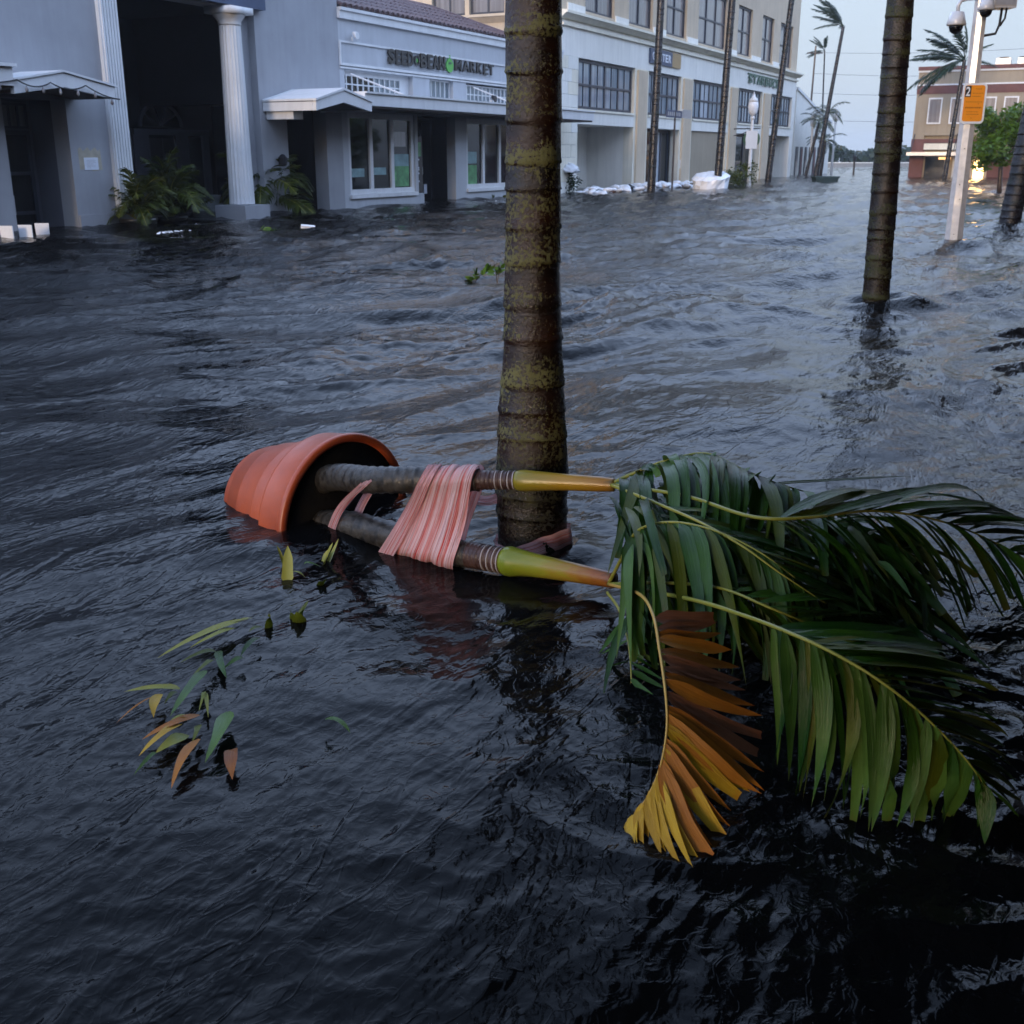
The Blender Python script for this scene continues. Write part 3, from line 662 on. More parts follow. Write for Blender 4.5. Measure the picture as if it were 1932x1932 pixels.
for q in (8.25, 11.1, 13.5): T.part(MB().tube([(F_ - 1.4, q, 1.78), (F_ - .05, q, 3.0)], .03, 6), 'tie_rod', M['black'])
m = MB(); fx(m, 9.1, 10.4, B0, 1.45, -.28, -.2); dd = T.part(m, 'shop_window', M['glass'])
m = MB(); fx(m, 10.0, 10.8, 1.28, 1.44, -.2, -.15); T.part(m, 'lit_transom', M['litstrip'], dd)
m = MB(); fx(m, 10.5, 10.62, B0, 1.45, -.28, -.1); fx(m, 10.98, 11.1, B0, 1.45, -.28, -.1); T.part(m, 'door_post', M['white'])
m = MB(); fx(m, 12.38, 13.08, B0, 1.3, -.28, -.2); T.part(m, 'lit_doorway', M['litwindow'], label='doorway glowing warm orange under the awning')
m = MB(); fx(m, 13.08, 13.3, B0, 1.45, -.28, .0); fx(m, 12.2, 12.38, B0, 1.45, -.28, 0); T.part(m, 'door_jamb', M['tan'])
for q, a in ((12.9, .95), (14.3, .7), (16.0, .9)):
    X = Street('roof_unit', {12.9: 'grey roof unit beside the wind beaten palm on the tan building', 14.3: 'smallest grey roof unit, between the two others on the tan building', 16.0: 'grey roof unit farthest from the wind beaten palm'}[q], 'air conditioner', 89.5, q, 'roof units'); X.o.location.z = 7.45 - .25
    X.part(MB().box(89, 90, q, q + a, GZ, GZ + .75), 'casing', M['metal']); k = MB().lathe([(.3, 0), (.33, .08), (.1, .1)], 16, (89.5, q + a / 2, GZ + .75)); X.part(k, 'fan_cowl', M['black'])

# ------------------------------------------------------------------ low white building far down the left side, and the hedge line beyond
Wb = Street('white_building', 'low white building with sloping parapet far down the flooded street', 'building', 96, -4)
m = MB(); m.prism([(90.5, B0), (104, B0), (104, 4.2), (98.5, 4.95), (90.5, 6.3)], 'y', -9, -1.0); Wb.part(m, 'wall', M['cream2'])
m = MB(); m.prism([(90.4, 6.3), (98.5, 4.95), (104.1, 4.2), (104.1, 4.38), (98.5, 5.12), (90.4, 6.5)], 'y', -9.1, -.9); Wb.part(m, 'coping', M['white'])
for i in range(6):
    s_ = 91.3 + i * 1.6; wi = MB().box(s_, s_ + .75, -1.0, -.94, B0, 2.2); wo_ = Wb.part(wi, 'window', M['frame']); Wb.part(MB().box(s_ + .1, s_ + .65, -.94, -.93, .1, 2.05), 'pane', M['redbrick'] if i % 3 == 1 else M['upglass'], wo_)

# ------------------------------------------------------------------ unseen building on the camera side; canopy added and height raised to darken the foreground
Rb = Street('unseen_shade_building', 'unseen brown building on the near side with a flat canopy added to shade the foreground', 'building', 5, 24)
m = MB(); m.box(-16, 44, 22.6, 34, B0, 13.5); Rb.part(m, 'wall', M['brownwall'])
m = MB(); m.box(-16, 9.4, 18.65, 22.6, 3.15, 3.45); cano = Rb.part(m, 'canopy', M['bronze'])  # out of view, widened to darken the near water and fronds
for s_ in np.arange(-12, 44, 4.0):
    wi = window(Rb, None, s_, s_ + 2.8, .2, 2.7, 22.597, 3, 1, M['frame'], M['glass'], .08, .07, name='shop_window')
# ------------------------------------------------------------------ plant materials
def leafmat(name, c1, c2, rough=.32, trans=.22, oscale=1.0, spec=.24, veins=False):
    m, n, b = newmat(name)
    oi = n.nodes.new('ShaderNodeObjectInfo'); t = noise(n, 5.0 * oscale, 4, .6); ad = n.nodes.new('ShaderNodeMath'); ad.operation = 'MULTIPLY_ADD'
    n.links.new(oi.outputs['Random'], ad.inputs[0]); ad.inputs[1].default_value = .5; n.links.new(t.outputs[0], ad.inputs[2])
    src = ad.outputs[0]
    if veins:
        tv = noise(n, 1.0, 3, .6, sc3=(16, .9, 1), coord='UV'); m2 = n.nodes.new('ShaderNodeMath'); m2.operation = 'MULTIPLY_ADD'; n.links.new(tv.outputs[0], m2.inputs[0]); m2.inputs[1].default_value = .7; n.links.new(src, m2.inputs[2])
        m3 = n.nodes.new('ShaderNodeMath'); m3.operation = 'SUBTRACT'; n.links.new(m2.outputs[0], m3.inputs[0]); m3.inputs[1].default_value = .35; src = m3.outputs[0]
    r = ramp(n, [(.36, c1), (.98, c2)]); n.links.new(src, r.inputs[0])
    if veins:                              # dry brown tips and flecks
        sp = n.nodes.new('ShaderNodeSeparateXYZ'); tu = n.nodes.new('ShaderNodeTexCoord'); n.links.new(tu.outputs['UV'], sp.inputs[0])
        m4 = n.nodes.new('ShaderNodeMath'); m4.operation = 'MULTIPLY_ADD'; n.links.new(tv.outputs[0], m4.inputs[0]); m4.inputs[1].default_value = .5; n.links.new(sp.outputs[1], m4.inputs[2])
        r5 = ramp(n, [(1.08, (0, 0, 0)), (1.25, (1, 1, 1))]); r5.color_ramp.elements[0].position = .93; r5.color_ramp.elements[1].position = 1.0; m5 = n.nodes.new('ShaderNodeMath'); m5.operation = 'MULTIPLY'; n.links.new(m4.outputs[0], m5.inputs[0]); m5.inputs[1].default_value = .78; n.links.new(m5.outputs[0], r5.inputs[0])
        mb = n.nodes.new('ShaderNodeMix'); mb.data_type = 'RGBA'; n.links.new(r5.outputs[0], mb.inputs[0]); n.links.new(r.outputs[0], mb.inputs[6]); mb.inputs[7].default_value = (c2[0] * .8 + .03, c2[1] * .45 + .02, c2[2] * .5, 1); rout = mb.outputs[2]
    else: rout = r.outputs[0]
    n.links.new(rout, b.inputs['Base Color'])
    b.inputs['Roughness'].default_value = rough; b.inputs['Specular IOR Level'].default_value = spec
    tr = n.nodes.new('ShaderNodeBsdfTranslucent'); n.links.new(rout, tr.inputs[0])
    mx = n.nodes.new('ShaderNodeMixShader'); mx.inputs[0].default_value = trans
    out = n.nodes['Material Output']; n.links.new(b.outputs[0], mx.inputs[1]); n.links.new(tr.outputs[0], mx.inputs[2]); n.links.new(mx.outputs[0], out.inputs[0])
    if veins: bump(n, b, tv.outputs[0], .6, .004)
    else: t2 = noise(n, 60 * oscale, 3, .6); bump(n, b, t2.outputs[0], .15, .002)
    return m
M['leaf'] = leafmat('palm_leaf', (.006, .032, .003), (.034, .092, .009), .27, veins=True)
M['leaf_lime'] = leafmat('yellow_green_leaf', (.10, .125, .012), (.26, .25, .035), .35, veins=True)
M['leaf_pale'] = leafmat('pale_palm_leaf', (.020, .062, .010), (.075, .15, .024), .3, veins=True)
M['leaf_olive'] = leafmat('olive_palm_leaf', (.022, .042, .003), (.085, .105, .010), .32, veins=True)
M['leaf_yellow'] = leafmat('yellow_palm_leaf', (.26, .13, .008), (.50, .31, .02), .4, veins=True)
M['leaf_orange'] = leafmat('orange_palm_leaf', (.15, .045, .008), (.38, .14, .015), .4, veins=True)
M['leaf_brown'] = leafmat('brown_palm_leaf', (.085, .03, .014), (.22, .09, .045), .4, veins=True)
M['rachis'] = leafmat('yellow_green_rib', (.17, .18, .025), (.28, .26, .05), .3, .1)
M['rachis_y'] = leafmat('golden_rib', (.40, .24, .04), (.50, .32, .08), .35, .1)
M['frondfar'] = leafmat('far_frond', (.012, .03, .014), (.035, .06, .025), .35)
M['bushleaf'] = leafmat('bright_leaf', (.035, .09, .008), (.10, .18, .02), .35)
M['areca'] = leafmat('potted_palm_leaf', (.018, .036, .006), (.06, .075, .013), .35)
def bark(name, dark, mid, lich, ring=9.0, lichen=.52, wet=.26, wetline=0):
    m, n, b = newmat(name)
    tc = n.nodes.new('ShaderNodeTexCoord')
    t1 = noise(n, 1.0, 3, .6, tc.outputs['Object'], (2.2, 2.2, ring)); r1 = ramp(n, [(.35, dark), (.7, mid)]); n.links.new(t1.outputs[0], r1.inputs[0])
    t2 = noise(n, 1.0, 3, .65, tc.outputs['Object'], (1.2, 1.2, ring * .55)); t3 = noise(n, 62.0, 4, .75, tc.outputs['Object'])
    mu = n.nodes.new('ShaderNodeMath'); mu.operation = 'MULTIPLY_ADD'; n.links.new(t3.outputs[0], mu.inputs[0]); mu.inputs[1].default_value = 1.05; n.links.new(t2.outputs[0], mu.inputs[2])
    b.inputs['Specular IOR Level'].default_value = .42
    r2 = ramp(n, [(lichen * .5 + .26, (0, 0, 0)), (lichen * .5 + .30, (1, 1, 1))]); at_ = n.nodes.new('ShaderNodeAttribute'); at_.attribute_name = 'ring'; mr = n.nodes.new('ShaderNodeMath'); mr.operation = 'MULTIPLY_ADD'; n.links.new(at_.outputs['Fac'], mr.inputs[0]); mr.inputs[1].default_value = .07; n.links.new(mu.outputs[0], mr.inputs[2])
    mh = n.nodes.new('ShaderNodeMath'); mh.operation = 'MULTIPLY'; n.links.new(mr.outputs[0], mh.inputs[0]); mh.inputs[1].default_value = .5; n.links.new(mh.outputs[0], r2.inputs[0])
    mx = n.nodes.new('ShaderNodeMix'); mx.data_type = 'RGBA'; n.links.new(r2.outputs[0], mx.inputs[0]); n.links.new(r1.outputs[0], mx.inputs[6]); mx.inputs[7].default_value = (*lich, 1)
    cout = mx.outputs[2]
    if wetline:                            # soaked, algae-black foot of the trunk with a ragged upper edge
        sz = n.nodes.new('ShaderNodeSeparateXYZ'); n.links.new(tc.outputs['Object'], sz.inputs[0]); tw = noise(n, 9.0, 4, .7, tc.outputs['Object'])
        ma = n.nodes.new('ShaderNodeMath'); ma.operation = 'MULTIPLY_ADD'; n.links.new(tw.outputs[0], ma.inputs[0]); ma.inputs[1].default_value = -.7; n.links.new(sz.outputs[2], ma.inputs[2])
        rw = ramp(n, [(0, (.13,) * 3), (1, (1, 1, 1))]); mp_ = n.nodes.new('ShaderNodeMapRange'); mp_.inputs['From Min'].default_value = wetline - .35; mp_.inputs['From Max'].default_value = wetline; n.links.new(ma.outputs[0], mp_.inputs['Value']); n.links.new(mp_.outputs[0], rw.inputs[0])
        mw = n.nodes.new('ShaderNodeMix'); mw.data_type = 'RGBA'; mw.blend_type = 'MULTIPLY'; mw.inputs[0].default_value = 1; n.links.new(cout, mw.inputs[6]); n.links.new(rw.outputs[0], mw.inputs[7]); cout = mw.outputs[2]
    n.links.new(cout, b.inputs['Base Color'])
    rr = ramp(n, [(0, (wet,) * 3), (1, (.75,) * 3)]); n.links.new(r2.outputs[0], rr.inputs[0]); n.links.new(rr.outputs[0], b.inputs['Roughness'])
    t4 = noise(n, 70.0, 4, .7, tc.outputs['Object']); p = bump(n, b, t4.outputs[0], .75, .008)
    p = bump(n, b, t2.outputs[0], .5, .01, p); bump(n, b, r2.outputs[0], .25, .003, p)
    return m
M['bark'] = bark('wet_palm_bark', (.005, .0022, .0012), (.028, .010, .004), (.105, .10, .030), 8.5, .550, wetline=.72)
M['bark2'] = bark('dark_palm_bark', (.006, .0035, .0025), (.018, .008, .004), (.040, .044, .011), 7.0, .56)
M['barkfar'] = bark('far_palm_bark', (.008, .007, .008), (.02, .016, .018), (.022, .03, .022), 4.0, .62)
M['treebark'] = bark('tree_bark', (.03, .02, .015), (.08, .05, .035), (.1, .1, .08), 4.0, .7)

# ------------------------------------------------------------------ palm trees
def frond_mesh(name, length, nleaf, leaf, width, arch, droop, mat, rmat, wind=(0, 0, 0), seed=0):
    """a feather frond growing along +x from the origin, arching over under its own weight"""
    rd = random.Random(seed); m = MB(); p = Vector((0, 0, 0)); d = Vector((math.cos(arch), 0, math.sin(arch))); pts = [p.copy()]; W = Vector(wind)
    n = 14
    for i in range(n):
        d = (d + Vector((0, 0, -droop / n)) + W / n).normalized(); p = p + d * (length / n); pts.append(p.copy())
    m.tube(pts, [.022 * length / 2.5 * (1 - .85 * i / n) + .003 for i in range(n + 1)], 5)
    k0 = len(m.f)
    for i in range(nleaf):
        f = .14 + .86 * (i + .5) / nleaf; q = f * n; a = min(int(q), n - 1); b = pts[a].lerp(pts[a + 1], q - a); tg = (pts[a + 1] - pts[a]).normalized()
        for sd_ in (-1, 1):
            L = leaf * (math.sin(math.pi * min(1, .18 + f * .86)) ** .7 + .12) * rd.uniform(.8, 1.1)
            side = tg.cross(Vector((0, 0, 1))).normalized() * sd_
            dr = (tg * rd.uniform(.45, .8) + side * rd.uniform(.55, .9) + Vector((0, 0, rd.uniform(-.1, .45))) + W * .5).normalized()
            p0 = b; ring = []
            for j in range(5):
                g_ = j / 4; ww = width * (.35 + .65 * math.sin(math.pi * min(1, .12 + g_ * .8))) * (1 - g_ ** 3) + .001
                nn = dr.cross(tg).normalized(); sv = nn.cross(dr).normalized()
                ring.append((p0 + sv * ww, p0 - sv * ww)); p0 = p0 + dr * (L / 4); dr = (dr + Vector((0, 0, -.30)) + W * .25).normalized()
            vs = [v for r_ in ring for v in r_]; m.add(vs, [(2 * j, 2 * j + 1, 2 * j + 3, 2 * j + 2) for j in range(4)])
    me = m.mesh(name, True, False); me.materials.append(mat); me.materials.append(rmat)
    idx = np.zeros(len(me.polygons), np.int32); idx[:k0] = 1; me.polygons.foreach_set('material_index', idx); return me
FR = [frond_mesh('frond', 2.9, 46, .62, .022, .9 - .25 * i, 1.5 + .35 * i, M['frondfar'], M['rachis'], seed=i) for i in range(3)]
wind_l = tuple(stz(0, -1) - stz(0, 0))     # storm wind blows across the street
FRW = [frond_mesh('frond', 2.6, 34, .6, .026, .5, .55, M['frondfar'], M['frondfar'], (.9, 0, .1), seed=9 + i) for i in range(2)]
def trunk_mesh(base, top, r0, r1, rings, n=40, bulge=0, step=None, seed=0):
    """ringed trunk; base/top are points, every leaf scar a raised step"""
    rd = random.Random(seed); base = Vector(base); top = Vector(top); L = (top - base).length; zs = [0.0]; m = MB(); sect = []
    while zs[-1] < L: zs.append(zs[-1] + rd.uniform(.6, 1.45) * step)
    rows = []
    for i in range(len(zs) - 1):
        a, b = zs[i], zs[i + 1]; jr = rd.uniform(-.006, .006); rs_ = rd.choice((.1, .35, .6, .9, 1.1))
        for f, k in ((.0, .975), (.05, 1.022), (.12, 1.032), (.24, 1.0), (.6, .985), (.93, .975)):
            rows.append((a + (b - a) * f, k + jr, rs_ if .04 < f < .3 else 0.0, 0))
    m.ring = []
    for h_, k, ox, oy in rows:
        m.ring += [ox] * n
        f = min(h_ / L, 1); r = (r0 + (r1 - r0) * f) * k + bulge * math.exp(-((h_ - .75) / .55) ** 2)
        c = base.lerp(top, f); sect.append((c, r))
    for j, (c, r) in enumerate(sect):
        for q in range(n):
            a = 2 * math.pi * q / n; wv = 1 + .012 * math.sin(3 * a + j * .31) + .008 * math.sin(7 * a - j * .17) + rd.uniform(-.004, .004)
            m.v.append((c.x + r * wv * math.cos(a), c.y + r * wv * math.sin(a), c.z + .006 * math.sin(2 * a + j) ))
    m.f = [(i * n + k, i * n + (k + 1) % n, (i + 1) * n + (k + 1) % n, (i + 1) * n + k) for i in range(len(sect) - 1) for k in range(n)]
    return m
def AT(u, v, Y):
    a = PX(u, v, 0) if v > HORIZON + 1 else None
    x = (u - MID) / FPX; y = -(v - MID) / FPX; d = Vector((x, math.cos(PITCH) + y * math.sin(PITCH), -math.sin(PITCH) + y * math.cos(PITCH)))
    return Vector((0, 0, EYE)) + d * (Y / d.y)
def palm(loc, top, r0, r1, label, mat, group=None, step=.13, n=24, bulge=0, crown=True, seed=0, nf=13, fscale=1.0, windblown=None, shaft=True):
    o = thing('palm_tree', label, 'palm tree', (loc[0], loc[1], GZ), 0, group)
    t = Vector((top[0] - loc[0], top[1] - loc[1], top[2] - GZ))
    tm = trunk_mesh((0, 0, 0), t, r0, r1, 0, n, bulge, step, seed); tro = tm.build('trunk', mat, o, True, False); ra = tro.data.attributes.new('ring', 'FLOAT', 'POINT'); ra.data.foreach_set('value', tm.ring)
    if shaft:
        MB().tube([t, t + Vector((0, 0, .3)), t + Vector((0, 0, 1.1)), t + Vector((0, 0, 1.6))], [r1 * 1.05, r1 * 1.15, r1 * .8, r1 * .4], 14).build('crownshaft', M['rachis'], o, True)
    tp = t + Vector((0, 0, 1.5 if shaft else 0)); rd = random.Random(seed + 50)
    for i in range(nf):
        if windblown is None:
            me = FR[i % 3]; rz = i * 2.399 + rd.uniform(-.2, .2); ry = rd.uniform(-.25, .15)
        else:
            me = FRW[i % 2]; rz = windblown[0] + rd.gauss(0, windblown[1]); ry = rd.uniform(*windblown[2])
        f = link('frond', me, o); f.location = tp + Vector((0, 0, rd.uniform(-.1, .1))); f.rotation_euler = (rd.uniform(-.3, .3), ry, rz); sc = fscale * rd.uniform(.85, 1.1); f.scale = (sc, sc, sc)
    return o
palm((.085, 4.51), (.075, 4.51, 7.2), .112, .098, 'thick ringed palm trunk behind the fallen pot, tied with pink plastic', M['bark'], n=72, bulge=.042, step=.13, seed=3, fscale=.95)
palm((4.03, 12.44), (3.92, 12.44, 6.4), .146, .128, 'ringed palm standing between the thick tied palm and the white pole', M['bark2'], n=48, step=.16, seed=5, fscale=1.0)
palm((11.35, 26.3), (12.1, 26.6, 7.2), .24, .19, 'dark palm leaning beyond the white camera pole', M['barkfar'], n=28, step=.2, seed=6)
for i, (u, v, dx, lab) in enumerate(((1228, 362, .30, 'slim dark palm in front of the navy and ochre sign board'),
                                     (1352, 358, .55, 'slim palm rising beside the white wrapped planter'),
                                     (1447, 346, 1.3, 'slim dark palm beside the row of green sign letters'))):
    p = PX(u, v); palm((p.x, p.y), (p.x + dx * .75, p.y + .3, 11.0 + i), .19, .15, lab, M['barkfar'], 'palms along the cream building', .3, 14, seed=20 + i, nf=9)
p = PX(1537, 334); palm((p.x, p.y), (p.x + 1.35, p.y + .5, 10.5), .2, .12, 'tall leaning palm with wind torn crown far down the street', M['barkfar'], None, .4, 12, seed=31, nf=11, windblown=(2.75, .75, (-1.0, .5)), fscale=1.0, shaft=False)
p = AT(1548, 322, 120); q = AT(1556, 96, 120); palm((p.x, p.y), (q.x, q.y, q.z), .1, .07, 'small distant palm behind the tall leaning palm', M['barkfar'], None, .4, 10, seed=33, nf=8, windblown=(2.9, .9, (-.9, .6)), fscale=.75, shaft=False)
p = stz(80.5, 11.3); palm((p.x, p.y), (p.x + .45, p.y, 7.3), .16, .12, 'wind beaten palm in front of the tan building, fronds blown left', M['barkfar'], None, .35, 12, seed=35, nf=14, windblown=(3.05, .6, (-.5, .9)), fscale=1.4, shaft=False)
o = bpy.data.objects['palm_tree.008']
for i in range(3):
    f = link('frond', FRW[i % 2], o); f.location = (.45, 0, 7.8); f.rotation_euler = (0, (-1.3, -.3, .35)[i], (2.9, .3, .1)[i]); f.scale = (.9, .9, .9)
for i, (s_, t_, hh) in enumerate(((89.2, .3, 3.9), (90.6, .9, 4.6), (93.0, .7, 2.6))):
    p = stz(s_, t_); palm((p.x, p.y), (p.x + (.8, .5, .2)[i], p.y, hh), .14, .1, ('bushy palm against the white building, left of its neighbour', 'bushy palm leaning at the white building, taller of the pair', 'short bushy palm by the far lamp post')[i], M['barkfar'], 'bushy palms at the white building', .4, 10, seed=40 + i, nf=12, fscale=.62, shaft=False)

# broad-leaved trees and bushes
def leafball(name, mat, parent, blobs, count, size, seed, up=.3):
    rd = random.Random(seed); m = MB(); tot = sum(b[3] ** 2 for b in blobs)
    for cx, cy, cz, r, sq in blobs:
        for _ in range(int(count * r * r / tot)):
            d = Vector((rd.gauss(0, 1), rd.gauss(0, 1), rd.gauss(0, 1))).normalized() * r * (rd.random() ** .35)
            c = Vector((cx + d.x, cy + d.y, cz + d.z * sq)); a = Vector((rd.gauss(0, 1), rd.gauss(0, 1), rd.gauss(0, .6))).normalized(); b = a.cross(Vector((rd.gauss(0, 1), rd.gauss(0, 1), rd.gauss(0, 1)))).normalized()
            s_ = size * rd.uniform(.6, 1.3); m.add([c - a * s_, c + b * s_ * .42, c + a * s_, c - b * s_ * .42], [(0, 1, 2, 3)])
    return m.build(name, mat, parent, False, False)
p = PX(1886, 366); o = thing('small_tree', 'small bright green tree in front of the lit doorway', 'tree', (p.x, p.y, GZ))
tr = MB(); tr.tube([(0, 0, 0), (-.05, 0, .9), (-.12, 0, 1.9), (-.1, 0, 2.6)], [.12, .1, .085, .07], 10)
for i in range(8):
    a = i * .8; tr.tube([(-.1, 0, 1.7 + .1 * i), (.4 * math.cos(a), .4 * math.sin(a), 2.5 + .1 * i), (1.1 * math.cos(a), 1.0 * math.sin(a), 3.0 + .12 * i)], [.05, .035, .012], 6)
tr.build('trunk', M['treebark'], o, True)
rd = random.Random(4); bl = [(rd.uniform(-1.45, 1.4), rd.uniform(-1.2, 1.2), rd.uniform(2.0, 3.7), rd.uniform(.4, .7), .7) for _ in range(22)] + [(-.9, 0, 1.75, .5, .7), (-.2, -.5, 1.9, .5, .6), (.6, 0, 3.9, .6, .6), (-.1, 0, 3.2, .9, .8)]
leafball('crown', M['bushleaf'], o, bl, 5200, .12, 8)
def bush(u, v, label, sz, mat, seed, cap=False):
    p = PX(u, v); o = thing('bush', label, 'bush', (p.x, p.y, GZ))
    MB().tube([(0, 0, 0), (.02, 0, .5), (0, 0, .8)], [.06, .05, .03], 6).build('stem', M['treebark'], o)
    rd = random.Random(seed); leafball('foliage', mat, o, [(rd.uniform(-.4, .4) * sz, rd.uniform(-.3, .3) * sz, .5 + rd.uniform(.1, .7) * sz, .4 * sz, .8) for _ in range(7)], 900, .09, seed)
    if cap:
        k = MB().lathe([(.02, .32), (.3, .28), (.48, .12), (.5, 0), (.42, -.06)], 14, (.1, -.1, .5 + .85 * sz)); k.v = [(a + random.uniform(-.05, .05), b + random.uniform(-.05, .05), c + random.uniform(-.04, .04)) for a, b, c in k.v]; k.build('plastic_cover', M['plastic_white'], o)
    return o
bush(1066, 366, 'round dark bush under white plastic at the cream corner pier', 1.1, M['frondfar'], 3, True)
bush(1392, 352, 'brownish bush beside the white wrapped planter', 1.5, M['leaf_olive'], 4)

# hedge mass far beyond the end of the street
m = MB(); rd = random.Random(2)
for i in range(2600):
    a = rd.random(); b = rd.random(); p = Vector((42 + 62 * a, 196 - 22 * a + rd.uniform(-2, 2), .2 + (2.6 + .5 * math.sin(a * 19) + .4 * math.sin(a * 47)) * b)); s_ = rd.uniform(.35, .7)
    q = Vector((rd.gauss(0, 1), rd.gauss(0, 1), rd.gauss(0, 1))).normalized(); r_ = q.cross(Vector((rd.gauss(0, 1), rd.gauss(0, 1), rd.gauss(0, 1)))).normalized()
    m.add([p - q * s_, p + r_ * s_, p + q * s_, p - r_ * s_], [(0, 1, 2, 3)])
tag(m.build('far_trees', M['frondfar'], None, False, False), 'dark low line of trees across the far end of the street', 'trees', kind='stuff')
o = thing('low_wall', 'low pale wall in front of the far line of trees', 'wall', (70, 160, GZ))
MB().box(-30, 30, 0, .4, 0, 1.0).build('masonry', M['conc'], o); MB().box(-30.1, 30.1, -.06, .46, 1.0, 1.12).build('coping', M['cream2'], o)
# ------------------------------------------------------------------ street furniture
def lamp_post(loc, hgt, label, sc=1.0):
    o = thing('street_lamp', label, 'street lamp', (loc.x, loc.y, GZ), 0, 'white lamp posts')
    MB().lathe([(.2, 0), (.2, .35), (.13, .5), (.10, .8), (.075, hgt - .8), (.07, hgt - .75), (.12, hgt - .72), (.12, hgt - .66), (.08, hgt - .6)], 12).build('post', M['white'], o, True)
    MB().lathe([(.08, hgt - .6), (.22, hgt - .42), (.27, hgt - .1), (.24, hgt + .1), (.15, hgt + .2)], 14).build('globe', M['plastic_white'], o, True)
    MB().lathe([(.25, hgt + .1), (.2, hgt + .24), (.08, hgt + .36), (.03, hgt + .5), (.01, hgt + .62)], 12).build('finial', M['white'], o, True)
    return o
p = PX(1412, 352); l = lamp_post(p, 4.6, 'white lamp post with acorn globe before the cream building')
MB().box(-.3, .3, -.10, -.08, 2.4, 3.3).build('banner', M['white'], l)
lamp_post(PX(1526, 333), 4.7, 'white lamp post at the far end of the cream building')
lamp_post(PX(1568, 331), 5.2, 'pale lamp post in the open at the end of the street')
# street name blade on the first slim palm's neighbour post
o = thing('street_name_sign', 'dark street name blade on a thin post before the entrance door', 'sign', (*stz(51.4, 2.6)[:2], GZ), ANG)
MB().tube([(0, 0, 0), (0, 0, 4.0)], .045, 8).build('post', M['bronze'], o)
b_ = MB().box(-1.2, .9, -.02, .02, 3.70, 4.02).build('blade', M['navy'], o)
for i in range(7): MB().box(-1.05 + i * .26, -.90 + i * .26, -.028, -.02, 3.78, 3.94).build('print_mark', M['metal'], b_)
MB().box(.95, 2.3, -.02, .02, 3.72, 4.1).build('pale_blade', M['metal'], o)

# camera pole
P0 = PX(1797, 468)
o = thing('camera_pole', 'white octagonal pole carrying cameras, a control box and an orange sign', 'pole', (P0.x, P0.y, GZ))
MB().lathe([(.175, 0), (.16, .8), (.115, 3.9), (.10, 7.5)], 8).build('pole', M['polewhite'], o)
bt = MB()
for z_, a in ((.75, 4.3), (1.35, 4.5), (1.6, 4.3), (2.2, 4.4), (2.75, 4.45)):
    r_ = .165 - .012 * z_; bt.lathe([(.012, -.008), (.012, .008)], 6, (r_ * math.cos(a), r_ * math.sin(a), z_))
bt.build('bolt', M['black'], o)
# control box behind/right of the pole
bx = MB().box(.13, .52, -.2, .18, 4.45, 5.6).build('control_box', M['polewhite'], o)
MB().box(.15, .50, -.212, -.201, 4.49, 5.56).build('box_door', M['metal'], bx)
cb = MB(); cb.tube([(.34, -.05, 4.45), (.33, -.05, 4.2), (.28, -.05, 4.06), (.10, -.03, 4.03)], .022, 6).tube([(.42, -.05, 4.45), (.41, -.05, 4.3), (.34, -.05, 4.18)], .018, 6); cb.build('cable', M['rope'], o, True)
MB().box(.08, .13, -.12, .1, 4.6, 4.7).box(.08, .13, -.12, .1, 5.2, 5.3).build('bracket', M['metal'], o)
def dome(cx, cy, cz, sc, nm):
    d = MB().lathe([(.05 * sc, .30 * sc), (.16 * sc, .28 * sc), (.20 * sc, .12 * sc), (.24 * sc, .0), (.22 * sc, -.03 * sc)], 24, (cx, cy, cz)).build(nm, M['polewhite'], o, True)
    MB().lathe([(.17 * sc, -.03 * sc), (.17 * sc, -.07 * sc), (.145 * sc, -.15 * sc), (.09 * sc, -.205 * sc), (.02 * sc, -.225 * sc)], 24, (cx, cy, cz)).build('lens_dome', M['glass_black'], d, True)
M['glass_black'] = glass('black_dome', (.006, .005, .005), .06)
dome(-.42, -.1, 4.20, .68, 'dome_camera'); dome(.0, -.24, 4.42, .58, 'dome_camera')
MB().tube([(-.42, -.1, 4.39), (-.42, -.1, 4.50), (-.38, -.1, 4.57), (-.28, -.1, 4.60), (-.02, -.05, 4.62)], .034, 10).build('camera_arm', M['polewhite'], o, True)
MB().tube([(.0, -.24, 4.6), (.0, -.24, 5.4)], .075, 12).build('camera_mount', M['polewhite'], o, True)
# orange sign: rounded plate with white border
def rrect(x0, x1, z0, z1, r, n=5):
    out = []
    for cx, cz, a0 in ((x1 - r, z1 - r, 0), (x0 + r, z1 - r, 90), (x0 + r, z0 + r, 180), (x1 - r, z0 + r, 270)):
        for k in range(n + 1): a = R(a0 + 90 * k / n); out.append((cx + r * math.cos(a), cz + r * math.sin(a)))
    return out
pl = MB().prism(rrect(-.20, .215, 2.61, 3.27, .07), 'y', -.16, -.15).build('sign_plate', M['plastic_white'], o)
MB().prism(rrect(-.165, .18, 2.65, 3.235, .045), 'y', -.1635, -.1601).build('sign_face', M['orange'], pl)
MB().box(-.165 + .005, -.06, -.1665, -.1636, 3.045, 3.225).build('sign_square', M['signink'], pl)
vs, fs = glyph('2', .02); q = (vs - vs.min(0)) / (vs.max(0) - vs.min(0)); MB().add([(-.148 + a * .075, -.167 - .002 * c, 3.06 + b * .15) for a, b, c in q], fs).build('numeral', M['plastic_white'], pl)
pr = MB(); rd = random.Random(3)
